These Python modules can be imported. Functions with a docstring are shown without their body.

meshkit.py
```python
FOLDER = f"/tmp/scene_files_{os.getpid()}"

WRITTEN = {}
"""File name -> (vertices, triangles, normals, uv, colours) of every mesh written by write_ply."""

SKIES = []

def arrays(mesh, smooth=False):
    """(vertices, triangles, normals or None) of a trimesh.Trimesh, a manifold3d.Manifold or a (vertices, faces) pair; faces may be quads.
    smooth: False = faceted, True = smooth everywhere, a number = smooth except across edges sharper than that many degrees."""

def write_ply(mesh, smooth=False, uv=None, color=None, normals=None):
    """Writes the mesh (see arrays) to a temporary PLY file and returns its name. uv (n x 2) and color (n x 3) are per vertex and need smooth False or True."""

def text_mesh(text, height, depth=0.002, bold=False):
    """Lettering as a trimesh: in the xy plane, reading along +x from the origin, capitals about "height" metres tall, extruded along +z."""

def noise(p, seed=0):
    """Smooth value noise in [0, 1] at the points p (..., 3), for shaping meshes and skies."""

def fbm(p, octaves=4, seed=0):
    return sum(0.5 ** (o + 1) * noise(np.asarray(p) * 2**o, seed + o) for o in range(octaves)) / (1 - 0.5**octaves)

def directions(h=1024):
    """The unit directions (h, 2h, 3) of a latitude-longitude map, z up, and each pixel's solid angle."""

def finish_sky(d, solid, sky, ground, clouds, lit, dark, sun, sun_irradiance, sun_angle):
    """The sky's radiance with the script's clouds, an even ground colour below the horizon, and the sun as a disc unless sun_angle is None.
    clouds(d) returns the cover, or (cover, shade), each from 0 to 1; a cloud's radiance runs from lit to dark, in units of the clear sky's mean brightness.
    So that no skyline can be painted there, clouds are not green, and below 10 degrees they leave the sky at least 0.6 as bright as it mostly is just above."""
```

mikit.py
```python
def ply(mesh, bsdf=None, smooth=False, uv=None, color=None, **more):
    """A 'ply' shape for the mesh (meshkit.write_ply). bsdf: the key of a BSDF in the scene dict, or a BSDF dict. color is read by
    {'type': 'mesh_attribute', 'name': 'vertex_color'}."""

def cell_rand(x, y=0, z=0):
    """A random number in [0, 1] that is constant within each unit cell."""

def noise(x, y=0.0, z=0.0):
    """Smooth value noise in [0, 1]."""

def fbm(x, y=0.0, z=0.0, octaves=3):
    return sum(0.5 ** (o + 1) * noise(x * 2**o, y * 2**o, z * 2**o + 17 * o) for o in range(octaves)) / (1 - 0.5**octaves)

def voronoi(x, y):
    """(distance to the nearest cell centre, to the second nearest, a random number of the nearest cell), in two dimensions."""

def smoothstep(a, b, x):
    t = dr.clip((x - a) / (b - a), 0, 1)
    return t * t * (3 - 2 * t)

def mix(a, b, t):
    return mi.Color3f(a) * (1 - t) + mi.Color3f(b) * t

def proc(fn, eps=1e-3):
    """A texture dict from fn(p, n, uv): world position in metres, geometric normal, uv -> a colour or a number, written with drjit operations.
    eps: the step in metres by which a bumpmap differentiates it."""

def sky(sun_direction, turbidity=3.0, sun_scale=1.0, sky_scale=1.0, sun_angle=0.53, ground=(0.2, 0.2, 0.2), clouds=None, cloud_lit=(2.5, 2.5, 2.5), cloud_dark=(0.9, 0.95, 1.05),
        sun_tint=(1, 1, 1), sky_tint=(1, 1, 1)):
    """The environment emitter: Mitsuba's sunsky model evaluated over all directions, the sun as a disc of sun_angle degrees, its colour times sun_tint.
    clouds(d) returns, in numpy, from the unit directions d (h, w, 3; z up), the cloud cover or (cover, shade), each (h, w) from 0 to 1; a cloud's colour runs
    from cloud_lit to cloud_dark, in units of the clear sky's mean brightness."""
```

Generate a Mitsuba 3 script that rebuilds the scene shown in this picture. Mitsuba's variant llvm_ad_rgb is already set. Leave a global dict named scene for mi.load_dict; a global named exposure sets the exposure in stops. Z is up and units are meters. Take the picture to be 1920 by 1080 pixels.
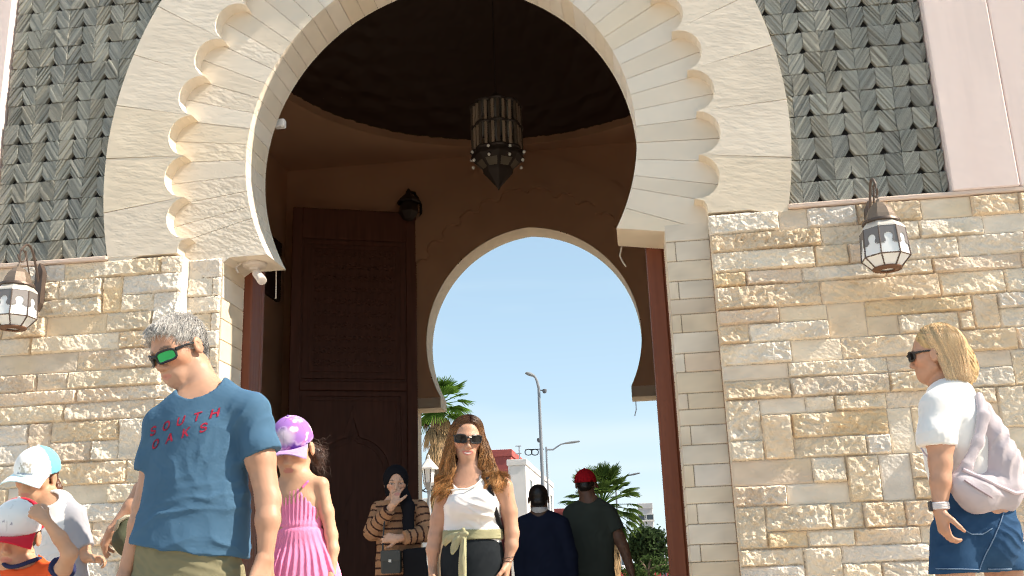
import math, random
import numpy as np, trimesh, mitsuba as mi, drjit as dr
import manifold3d as m3
from shapely.geometry import Polygon, Point, box as sbox, LineString
from shapely.ops import unary_union
import mikit, meshkit
from mikit import proc, noise, fbm, smoothstep, mix

# ------------------------------------------------------------------ camera, sky, exposure
F_PX = 1896.25                               # focal length for a picture 1920 wide
PITCH, YAW, ROLL = .273880, -.118317, -.0364735
CAM = np.array([0, -6.5, 1.0])
def _axes():
    cy, sy, cp, sp = math.cos(YAW), math.sin(YAW), math.cos(PITCH), math.sin(PITCH)
    fwd = np.array([sy*cp, cy*cp, sp]); r0 = np.array([cy, -sy, 0.]); u0 = np.cross(r0, fwd)
    return math.cos(ROLL)*r0+math.sin(ROLL)*u0, -math.sin(ROLL)*r0+math.cos(ROLL)*u0, fwd
RIGHT, UP, FWD = _axes()
T = mi.ScalarTransform4f
scene, labels = {}, {}
scene['camera'] = {'type': 'perspective', 'fov': math.degrees(2*math.atan(960/F_PX)), 'fov_axis': 'x', 'near_clip': .05, 'far_clip': 3000.,
                   'to_world': T().look_at(origin=CAM.tolist(), target=(CAM+FWD).tolist(), up=UP.tolist())}
SUN_AZ, SUN_EL = math.radians(84.0), math.radians(43)   # azimuth from the facade's normal towards the right
SUN = [math.sin(SUN_AZ)*math.cos(SUN_EL), -math.cos(SUN_AZ)*math.cos(SUN_EL), math.sin(SUN_EL)]
def thin_cloud(d):
    el = np.clip(d[..., 2], 0, 1)
    w = np.clip(meshkit.fbm(np.stack([d[..., 0]*2.2, d[..., 1]*2.2, d[..., 2]*16], -1), 4, 5)*2.4-1.15, 0, 1)
    return np.clip(.50*w*np.exp(-el*1.0)+.45+.32*np.exp(-el*7), 0, 1), np.clip(1.25*np.exp(-el*5.5)+.5*w-.12, 0, 1)
scene['sky'] = mikit.sky(SUN, turbidity=3, sun_scale=1.4, sun_tint=(.93, .98, 1.10), ground=(.33, .30, .26), clouds=thin_cloud, cloud_lit=(1.50, 1.96, 2.16), cloud_dark=(2.15, 2.32, 2.38), sky_tint=(.92, 1.07, 1.08))
exposure = 2.22

# ------------------------------------------------------------------ helpers
rng = np.random.default_rng(7)
def numbered(k):
    if k not in USED: USED.add(k); return k
    i = 1
    while f'{k}_{i:03d}' in USED: i += 1
    USED.add(f'{k}_{i:03d}'); return f'{k}_{i:03d}'
USED = set()
def thing(name, label=None, cat=None, group=None, kind=None):
    k = numbered(name); d = {}
    if label: d['label'] = label
    if cat: d['category'] = cat
    if group: d['group'] = group
    if kind: d['kind'] = kind
    if d: labels[k] = d
    return k
from scipy.spatial import cKDTree
def split_smooth(mesh, color, angle):
    m = trimesh.graph.smooth_shade(tm(mesh), angle=np.radians(angle), facet_minarea=None)
    return trimesh.Trimesh(np.array(m.vertices), np.array(m.faces), process=False), np.asarray(color)[cKDTree(mesh.vertices).query(m.vertices)[1]], True
def put(parent, name, mesh, bsdf, smooth=False, color=None, label=None, kind=None, uv=None, **kw):
    k = numbered(parent+'__'+name if parent else name)
    if color is not None and smooth is not True and smooth: mesh, color, smooth = split_smooth(mesh, color, smooth)
    scene[k] = mikit.ply(mesh, bsdf, smooth=smooth, color=color, uv=uv, **kw)
    if label or kind: labels[k] = {**({'label': label} if label else {}), **({'kind': kind} if kind else {})}
    return k
def only(key, mesh, bsdf, smooth=False, color=None, **kw):     # a thing that is one mesh
    scene[key] = mikit.ply(mesh, bsdf, smooth=smooth, color=color, **kw); return key
def at(px, py, Y):                                              # the point at distance Y that the photograph shows at (px, py)
    d = RIGHT*(px-960)/F_PX-UP*(py-540)/F_PX+FWD
    return CAM+d*(Y-CAM[1])/d[1]
def mpp(px, py, Y):                                             # metres per photo pixel there
    return float((at(px, py, Y)-CAM)@FWD)/F_PX
def cat(ms): return trimesh.util.concatenate([m if isinstance(m, trimesh.Trimesh) else tm(m) for m in ms])
def tm(m):
    if hasattr(m, 'to_mesh'):
        q = m.to_mesh(); return trimesh.Trimesh(np.array(q.vert_properties[:, :3]), np.array(q.tri_verts), process=False)
    return m if isinstance(m, trimesh.Trimesh) else trimesh.Trimesh(m[0], m[1], process=False)
def hull(pts):
    return tm(m3.Manifold.hull_points(np.asarray(pts, float)))
def cbox(x0, x1, y0, y1, z0, z1, c=.004):                       # chamfered box
    p = []
    for sx in (0, 1):
        for sy in (0, 1):
            for sz in (0, 1):
                b = np.array([(x0, x1)[sx], (y0, y1)[sy], (z0, z1)[sz]]); s = np.array([1-2*sx, 1-2*sy, 1-2*sz])
                for a in range(3):
                    q = b+s*c; q[a] = b[a]; p.append(q)
    return hull(p)
def tube(points, radii, n=8, cap=True):
    p = np.asarray(points, float); r = np.broadcast_to(radii, (len(p),)).astype(float)
    t = np.gradient(p, axis=0); t /= np.linalg.norm(t, axis=1, keepdims=True)+1e-12
    a = np.cross(t[0], [0, 0, 1.] if abs(t[0][2]) < .9 else [1., 0, 0]); a /= np.linalg.norm(a)
    A = []
    for i in range(len(p)):
        a = a-t[i]*(a@t[i]); a /= np.linalg.norm(a)+1e-12; A.append(a)
    A = np.array(A); B = np.cross(t, A); g = np.arange(n)*2*np.pi/n
    v = (p[:, None]+r[:, None, None]*(np.cos(g)[None, :, None]*A[:, None]+np.sin(g)[None, :, None]*B[:, None])).reshape(-1, 3)
    f = []
    for i in range(len(p)-1):
        for j in range(n):
            k = (j+1) % n; f += [[i*n+j, i*n+k, (i+1)*n+k], [i*n+j, (i+1)*n+k, (i+1)*n+j]]
    if cap:
        v = np.vstack([v, p[0], p[-1]]); c0, c1 = len(v)-2, len(v)-1; L = (len(p)-1)*n
        for j in range(n): k = (j+1) % n; f += [[c0, k, j], [c1, L+j, L+k]]
    return trimesh.Trimesh(v, np.array(f), process=False)
def lathe(prof, n=24, phase=0., axis=(0, 0, 0)):                # profile of (r, z)
    prof = np.asarray(prof, float); g = np.arange(n)*2*np.pi/n+phase
    v = np.stack([prof[:, None, 0]*np.cos(g), prof[:, None, 0]*np.sin(g), np.broadcast_to(prof[:, None, 1], (len(prof), n))], -1).reshape(-1, 3)
    f = []
    for i in range(len(prof)-1):
        for j in range(n):
            k = (j+1) % n; f += [[i*n+j, i*n+k, (i+1)*n+k], [i*n+j, (i+1)*n+k, (i+1)*n+j]]
    m = trimesh.Trimesh(v+np.asarray(axis), np.array(f), process=False)
    if np.sum((prof[1:, 0]+prof[:-1, 0])*np.diff(prof[:, 1])) < 0: m.invert()
    return m
def slab(poly, y0, y1, c=.004):
    """A polygon in (x, z), from y0 (front, edges chamfered by c) back to y1."""
    P = np.asarray(poly, float)
    if np.sum(P[:, 0]*np.roll(P[:, 1], -1)-P[:, 1]*np.roll(P[:, 0], -1)) < 0: P = P[::-1]
    a, b = P-np.roll(P, 1, 0), np.roll(P, -1, 0)-P
    a /= np.linalg.norm(a, axis=1, keepdims=True)+1e-12; b /= np.linalg.norm(b, axis=1, keepdims=True)+1e-12
    na, nb = np.c_[-a[:, 1], a[:, 0]], np.c_[-b[:, 1], b[:, 0]]
    m = na+nb; m /= np.maximum(np.linalg.norm(m, axis=1, keepdims=True), 1e-9); m /= np.clip((m*na).sum(1, keepdims=True), .5, 1)
    I = P+m*c; n = len(P)
    f2 = trimesh.creation.triangulate_polygon(Polygon(P), engine='earcut')
    if len(f2[0]) != n:
        return tri_slab(Polygon(P), y0, y1)
    # map vertices of the triangulation onto P
    idx = np.array([np.argmin(((P-q)**2).sum(1)) for q in f2[0]]); tri = idx[f2[1]]
    A = P[tri]; ar = (A[:, 1, 0]-A[:, 0, 0])*(A[:, 2, 1]-A[:, 0, 1])-(A[:, 1, 1]-A[:, 0, 1])*(A[:, 2, 0]-A[:, 0, 0])
    tri[ar < 0] = tri[ar < 0][:, ::-1]
    v = np.vstack([np.c_[I[:, 0], np.full(n, y0), I[:, 1]], np.c_[P[:, 0], np.full(n, y0+c), P[:, 1]], np.c_[P[:, 0], np.full(n, y1), P[:, 1]]])
    f = [tri, tri[:, ::-1]+2*n]
    j = np.arange(n); k = (j+1) % n
    for o in (0, n): f += [np.c_[j+o, j+o+n, k+o], np.c_[k+o, j+o+n, k+o+n]]
    return trimesh.Trimesh(v, np.vstack(f), process=False)
def tri_slab(poly, y0, y1):
    """A shapely polygon (holes allowed) in (x, z) extruded from y0 to y1."""
    ms = []
    for g in getattr(poly, 'geoms', [poly]):
        if g.area < 1e-7: continue
        m = trimesh.creation.extrude_polygon(g, y1-y0, engine='earcut')
        v = np.array(m.vertices); ms.append(trimesh.Trimesh(np.c_[v[:, 0], y1-v[:, 2], v[:, 1]], m.faces, process=False))
    return cat(ms)
def fine(m, edge):
    v, f = trimesh.remesh.subdivide_to_size(m.vertices, m.faces, edge, max_iter=8); return trimesh.Trimesh(v, f, process=False)
def vcol(m, c): return np.broadcast_to(np.asarray(c, float), (len(m.vertices), 3)).copy()
def mottled(m, c, amt=.12, freq=9., seed=0):
    n = meshkit.fbm(np.asarray(m.vertices)*freq, 3, seed)[:, None]
    return np.clip(np.asarray(c)*(1+amt*2*(n-.5)), 0, 1)

# ------------------------------------------------------------------ materials
VC = {'type': 'mesh_attribute', 'name': 'vertex_color'}
def principled(color, rough=.8, spec=.25, **k):
    c = color if isinstance(color, dict) else {'type': 'rgb', 'value': list(color)}
    return {'type': 'principled', 'base_color': c, 'roughness': rough, 'specular': spec, **k}
def bumped(b, fn, scale, eps=2e-3): return {'type': 'bumpmap', 'tex': proc(fn, eps), 'scale': scale, 'bsdf': b}
scene['stone'] = bumped(principled(VC, .85, .2), lambda p, n, uv: fbm(p.x*70, p.y*70, p.z*70, 3), .009)
scene['limestone'] = bumped(principled(VC, .8, .2), lambda p, n, uv: fbm(p.x*16+p.z*5, p.y*20, p.z*34, 3)*.7+.3*fbm(p.x*90, p.y*90, p.z*90, 2), .0045)
scene['rough_limestone'] = bumped(principled(VC, .85, .2), lambda p, n, uv: .6*fbm(p.x*22+p.z*9, p.y*20, p.z*26, 3)+.4*fbm(p.x*60, p.y*60, p.z*60, 3), .022)
scene['limestone_smooth'] = bumped(principled(VC, .75, .2), lambda p, n, uv: fbm(p.x*60, p.y*60, p.z*60, 2), .0012)
scene['slate'] = bumped(principled(VC, .6, .35), lambda p, n, uv: fbm(p.x*70, p.y*70, p.z*70, 2), .003)
scene['plain'] = principled(VC, .8, .2)
scene['gloss'] = principled(VC, .3, .5)
scene['metal_dark'] = principled(VC, .45, .5, metallic=.4)
scene['pink_plaster'] = bumped(principled({**proc(lambda p, n, uv: mix((.74, .62, .585), (.79, .68, .645), fbm(p.x*5.2, p.y*2, p.z*.9, 4))
                                                  * (1-.07*smoothstep(.45, .75, fbm(p.x*11, p.y*7, p.z*.9, 4))))}, .9, .15), lambda p, n, uv: fbm(p.x*30, p.y*30, p.z*30, 3), .0012)
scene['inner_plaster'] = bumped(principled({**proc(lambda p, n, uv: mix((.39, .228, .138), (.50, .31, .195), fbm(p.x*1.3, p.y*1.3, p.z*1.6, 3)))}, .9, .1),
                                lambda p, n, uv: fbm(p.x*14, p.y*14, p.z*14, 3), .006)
scene['dark_wood'] = bumped(principled({**proc(lambda p, n, uv: mix((.085, .031, .019), (.14, .050, .030), fbm(p.x*30, p.y*30, p.z*2.2, 3)))}, .55, .35),
                            lambda p, n, uv: fbm(p.x*60, p.y*60, p.z*5, 2), .003)
scene['jamb_wood'] = bumped(principled({**proc(lambda p, n, uv: mix((.15, .042, .020), (.22, .072, .036), fbm(p.x*40, p.y*40, p.z*2.0, 3)))}, .5, .35),
                            lambda p, n, uv: fbm(p.x*70, p.y*70, p.z*4, 2), .002)
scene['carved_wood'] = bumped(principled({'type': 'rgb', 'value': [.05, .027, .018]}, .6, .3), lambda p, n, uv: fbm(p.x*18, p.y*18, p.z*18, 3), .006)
scene['paving'] = bumped(principled({**proc(lambda p, n, uv: mix((.36, .31, .25), (.46, .41, .34), fbm(p.x*1.5, p.y*1.5, 0., 4))
                         * (1-.35*smoothstep(.96, .99, dr.maximum(dr.abs(2*(p.x*1.6-dr.floor(p.x*1.6))-1), dr.abs(2*(p.y*1.6-dr.floor(p.y*1.6))-1)))))}, .8, .2),
                         lambda p, n, uv: fbm(p.x*40, p.y*40, 0., 2), .002)
scene['asphalt'] = principled({**proc(lambda p, n, uv: mix((.045, .045, .047), (.07, .07, .07), fbm(p.x*8, p.y*8, 0., 3)))}, .9, .2)
scene['frosted_glass'] = principled((.80, .82, .82), .35, .5)
scene['window_glass'] = principled((.05, .07, .085), .08, .6)
# ------------------------------------------------------------------ the gatehouse
XC = -1.295
ZT = 3.247                                     # the height where the horseshoe arches end
gate = thing('gatehouse', 'tall stone and plaster gatehouse with a horseshoe arch, scalloped rim and slate panels', 'gatehouse')
INT, EXT, CUS = (.114, 1.544, 3.98), (.5, 2.96, 3.92), (.31, 2.16, 3.92)       # (centre offset, radius, centre height) of the pointed arcs
def arc(par, side, ang):
    o, r, zc = par; return np.array([XC+side*(-o+r*math.cos(ang)), zc+r*math.sin(ang)])
def apex(par): return math.acos(par[0]/par[1])
def ang_at(par, elev):
    """The angle on an arc of the point seen at the elevation angle elev from the arch's middle (XC, 3.92)."""
    a, b = -.6, apex(par)
    for _ in range(50):
        m = (a+b)/2; p = arc(par, 1, m); e = math.atan2(p[1]-3.92, p[0]-XC)
        a, b = (m, b) if e < elev else (a, m)
    return (a+b)/2
N_LOBES = 11
CUSP = [math.radians(-14.6+8.52*i) for i in range(N_LOBES)]+[apex(CUS)]
BOT_EXT = math.asin((ZT+.02-EXT[2])/EXT[1]); BOT_INT = math.asin((ZT-INT[2])/INT[1])
def lobe(side, i, n=11, depth=.153):
    a, b = arc(CUS, side, CUSP[i]), arc(CUS, side, CUSP[i+1]); m, c = (a+b)/2, (b-a)/2
    nrm = np.array([c[1], -c[0]])*side; nrm /= np.linalg.norm(nrm)
    t = np.linspace(0, math.pi, n)
    return [m-c*math.cos(u)+nrm*depth*math.sin(u) for u in t]
def elev(p, side): return math.atan2(p[1]-3.92, side*(p[0]-XC))
def first_lobe(side):                                            # the cut-off lobe below the lowest cusp
    c0 = arc(CUS, side, CUSP[0]); e = np.array([XC+side*1.862, ZT+.02])
    return [e, e+[0, .02], np.array([XC+side*1.858, c0[1]-.05]), np.array([XC+side*1.84, c0[1]-.018]), c0]
PAL_BAND = [(.68, .61, .51), (.70, .63, .53), (.66, .59, .49), (.70, .64, .55), (.69, .605, .48)]
def ring_pieces(side, y_front, y_back, parent, name, bsdf, gap=.003, chamfer=.005, seed=0):
    r = np.random.default_rng(seed+side)
    for i in range(-1, N_LOBES):
        inner = first_lobe(side) if i < 0 else lobe(side, i)
        e0 = BOT_EXT if i < 0 else ang_at(EXT, elev(arc(CUS, side, CUSP[i]), side))
        e1 = apex(EXT) if i == N_LOBES-1 else ang_at(EXT, elev(arc(CUS, side, CUSP[i+1]), side))
        g0, g1 = gap/EXT[1], gap/EXT[1]
        outer = [arc(EXT, side, a) for a in np.linspace(e1-g1, e0+g0, 7)]
        P = list(inner)+outer
        y = y_front+r.uniform(-.003, .003)
        m = slab(P, y, y_back, chamfer)
        if side > 0: m.invert() if m.volume < 0 else None
        if m.volume < 0: m.invert()
        m = fine(m, .09); put(parent, name, m, bsdf, color=mottled(m, PAL_BAND[r.integers(5)], .10, 5., int(r.integers(99))))
ring = numbered(gate+'__scalloped_arch')
m = tri_slab(Polygon([arc(EXT, 1, a) for a in np.linspace(BOT_EXT, apex(EXT), 24)]+[arc(EXT, -1, a) for a in np.linspace(apex(EXT), BOT_EXT, 24)])
             .difference(Polygon([arc(CUS, 1, a)+[.2, 0] for a in np.linspace(CUSP[0]-.1, apex(CUS), 24)]+[arc(CUS, -1, a)-[.2, 0] for a in np.linspace(apex(CUS), CUSP[0]-.1, 24)]).buffer(0)).difference(sbox(-9, -9, 9, ZT+.02)).buffer(-.004), .02, .12)
scene[ring] = mikit.ply(m, 'plain', color=vcol(m, (.45, .38, .28)))
for s in (-1, 1): ring_pieces(s, 0., .121, ring, 'voussoir', 'limestone', seed=3)
# inner band of voussoirs, the full depth of the wall
band = numbered(gate+'__horseshoe_arch')
Y0, Y1 = .12, .52
core = Polygon([arc(INT, 1, a)+[.02, 0] for a in np.linspace(BOT_INT, apex(INT), 30)]+[arc(INT, -1, a)-[.02, 0] for a in np.linspace(apex(INT), BOT_INT, 30)])
outer_core = Polygon([arc(CUS, 1, a)+[.23, 0] for a in np.linspace(CUSP[0]-.15, apex(CUS), 24)]+[arc(CUS, -1, a)-[.23, 0] for a in np.linspace(apex(CUS), CUSP[0]-.15, 24)])
m = tri_slab(outer_core.buffer(0).difference(core.buffer(.012)).difference(sbox(-9, -9, 9, ZT+.006)), Y0+.012, Y1-.012)
scene[band] = mikit.ply(m, 'plain', color=vcol(m, (.42, .35, .26)))
for side in (-1, 1):
    els = [math.atan2(ZT-3.92, 1.26)]
    for i in range(N_LOBES):
        if i: els.append(elev(arc(CUS, side, CUSP[i]), side))
        else: els.append(elev(arc(CUS, side, CUSP[0]), side)+.02)
        els.append(elev((arc(CUS, side, CUSP[i])+arc(CUS, side, CUSP[i+1]))/2, side))
    els.append(math.pi/2)
    els = [els[0], (els[0]+els[1])/2]+els[1:]
    r = np.random.default_rng(11+side)
    for i, (e0, e1) in enumerate(zip(els[:-1], els[1:])):
        g = .0016
        a0, a1 = (BOT_INT if i == 0 else ang_at(INT, e0)+g/1.5), ang_at(INT, e1)-g/1.5
        c0, c1 = ang_at(CUS, e0)+g/2, ang_at(CUS, e1)-g/2
        I = [arc(INT, side, a) for a in np.linspace(a1, a0, 5)]
        O = [arc(CUS, side, a)+np.array([side*.24*math.cos(a), .24*math.sin(a)]) for a in np.linspace(c0, c1, 5)]
        if i == 0: O[0] = np.array([XC+side*1.98, ZT]); I[-1][1] = ZT
        m = slab(I+O, Y0+r.uniform(-.001, .001), Y1, .0025)
        if m.volume < 0: m.invert()
        rough = side < 0 and (i < 6 or r.random() < .5)
        m = fine(m, .09)
        put(band, 'voussoir', m, 'rough_limestone' if (side < 0 and (i < 5 or i % 3 == 0)) else 'limestone' if (side < 0) else 'limestone_smooth', color=mottled(m, np.array(PAL_BAND[r.integers(5)])*(1.0 if side < 0 else 1.04), .08, 5., int(r.integers(99))))
# front wall core (everything behind the facing), pierced by the doorway
OPEN = 1.568
hole = unary_union([sbox(XC-1.85, -1, XC+1.85, ZT+.005), outer_core.buffer(0).buffer(-.02)])
m = tri_slab(sbox(-6.4, 0, 4.0, 8.6).difference(hole), .125, .5)
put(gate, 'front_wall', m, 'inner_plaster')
# ledge between stone walls and panels
for x0, x1 in ((-6.4, XC-2.385), (XC+2.385, 4.0)):
    m = cbox(x0, x1, -.022, .124, ZT+.002, ZT+.034, .006); put(gate, 'ledge', m, 'limestone', color=mottled(m, (.62, .50, .42)))

# ---- split-faced stones
STONE_PAL = [((.68, .575, .43), 5), ((.71, .625, .50), 5), ((.68, .54, .38), 3), ((.68, .64, .59), 2), ((.71, .65, .56), 3), ((.66, .53, .41), 3), ((.62, .53, .43), 2), ((.66, .49, .28), .6)]
PC = np.array([c for c, w in STONE_PAL]); PC = .68*PC+.32*np.array([.70, .605, .475])
PW = np.array([w for c, w in STONE_PAL], float)
def rock_stone(x0, x1, z0, z1, yf, yb, r, relief, color, cell=.0105):
    """A stone in the wall: its front a grid displaced as split rock (relief in metres), its edges squared."""
    g = .0022
    x0 += g; x1 -= g; z0 += g; z1 -= g
    nx, nz = max(3, int((x1-x0)/cell)+1), max(3, int((z1-z0)/cell)+1)
    X, Z = np.meshgrid(np.linspace(x0, x1, nx), np.linspace(z0, z1, nz), indexing='xy')
    off = r.uniform(0, 50, 3); ang = r.choice([-.7, .7, .5, -.4])+r.normal(0, .2)
    u, w = X*math.cos(ang)+Z*math.sin(ang), -X*math.sin(ang)+Z*math.cos(ang)
    big = meshkit.fbm(np.stack([u*5, w*9, 0*u], -1)+off, 3, 1)
    mid = 1-np.abs(2*meshkit.noise(np.stack([u*18, w*34, 0*u], -1)+off, 2)-1)
    sml = meshkit.noise(np.stack([u*60, w*60, 0*u], -1)+off, 3)
    e = np.minimum(np.minimum(X-x0, x1-X), np.minimum((Z-z0), (z1-Z)))
    edge = np.clip(e/.010, 0, 1)**.55
    tilt = r.normal(0, .10)*(X-(x0+x1)/2)+r.normal(0, .12)*(Z-(z0+z1)/2)
    h = relief*(edge*(.25+.75*big*1.3)+edge*(.62*(mid-.5)+.62*(sml-.5))) + np.clip(tilt, -.012, .012)*edge*(relief > .006)
    jx = r.normal(0, .0022, X.shape)*((e > .003) | (relief > .006)); jz = r.normal(0, .0022, X.shape)*((e > .003) | (relief > .006))
    v = np.stack([X+jx, yf-np.maximum(h, -.004)+0*X, Z+jz], -1).reshape(-1, 3)
    i = np.arange(nx*nz).reshape(nz, nx)
    a, b, c, d = i[:-1, :-1].ravel(), i[:-1, 1:].ravel(), i[1:, 1:].ravel(), i[1:, :-1].ravel()
    fl = (np.add.outer(np.arange(nz-1), np.arange(nx-1)).ravel() % 2) == 0
    f = np.where(fl[:, None, None], np.stack([np.c_[a, b, c], np.c_[a, c, d]], 1), np.stack([np.c_[a, b, d], np.c_[b, c, d]], 1)).reshape(-1, 3)
    loop = np.r_[i[0, :], i[1:, -1], i[-1, -2::-1], i[-2:0:-1, 0]]
    n0 = len(v); back = v[loop].copy(); back[:, 1] = yb; v = np.vstack([v, back])
    k = np.arange(len(loop)); kn = (k+1) % len(loop)
    f = np.vstack([f, np.c_[loop[k], n0+k, loop[kn]], np.c_[loop[kn], n0+k, n0+kn]])
    m = trimesh.Trimesh(v, f, process=False)
    q = meshkit.fbm(v*[7, 7, 11]+off, 3, 4)[:, None]; q2 = meshkit.fbm(v*[3, 3, 4]+off, 2, 9)[:, None]
    col = np.asarray(color)*(1+.44*(q-.5)); warm = np.array([.68, .55, .37]); grey = np.array([.70, .655, .575])
    col = col*(1-.5*np.clip((q2-.56)*5, 0, 1))+warm*.5*np.clip((q2-.56)*5, 0, 1)
    col = col*(1-.55*np.clip((.40-q2)*5, 0, 1))+grey*.55*np.clip((.40-q2)*5, 0, 1)
    return m, np.clip(col, .02, .9)
def courses(x0, x1, z0, z1, seed, special=()):
    """Rectangles of an irregular ashlar: courses of varied height, stones of varied length, some two courses high."""
    r = np.random.default_rng(seed); zs = [z1]
    while zs[-1] > z0+.08: zs.append(max(z0, zs[-1]-r.choice([.10, .125, .125, .14, .155])))
    rows, occ, out = len(zs)-1, {}, []
    for k in range(rows):
        x = x0; blocked = sorted(occ.get(k, []))
        while x < x1-1e-6:
            hit = next((b for b in blocked if b[0]-1e-6 <= x < b[1]-1e-6), None)
            if hit: x = hit[1]; continue
            lim = min([b[0] for b in blocked if b[0] > x+1e-6]+[x1])
            tall = k+1 < rows and r.random() < .13
            L = r.uniform(.12, .24) if tall else r.choice([.2, .28, .36, .46, .58, .7])*r.uniform(.85, 1.15)
            xe = x+L
            if lim-xe < .09: xe = lim
            if xe-x > .75: xe = x+(xe-x)/2
            if tall: occ.setdefault(k+1, []).append((x, xe))
            out.append((x, xe, zs[k+2 if tall else k+1], zs[k])); x = xe
    return out
def stone_wall(x0, x1, seed):
    w = numbered(gate+'__stone_wall')
    m = tri_slab(sbox(x0+.006, 0, x1-.006, ZT), .007, .124); scene[w] = mikit.ply(m, 'plain', color=vcol(m, (.52, .46, .38)))
    r = np.random.default_rng(seed+1)
    for (a, b, c, d) in courses(x0, x1, .72, ZT, seed):
        k = r.choice(len(PC), p=PW/PW.sum()); t = r.random()
        relief = .025*r.uniform(.75, 1.35) if t > .12 else .004
        rock, col = rock_stone(a, b, c, d, .003+r.uniform(-.003, .003), .05, r, relief, PC[k]*r.uniform(.92, 1.08))
        put(w, 'stone', rock, 'stone', color=col)
    m = cbox(x0, x1, .0, .124, 0, .715, .01); put(w, 'plinth', m, 'limestone', color=mottled(m, (.5, .43, .33)))
stone_wall(-5.6, -3.118, 21)
stone_wall(.5635, 3.0, 22)
m = cbox(-3.1235, -3.1165, .004, .121, .7, ZT, .001); put(gate, 'wall_end', m, 'limestone_smooth', color=vcol(m, (.64, .60, .53)))
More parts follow.
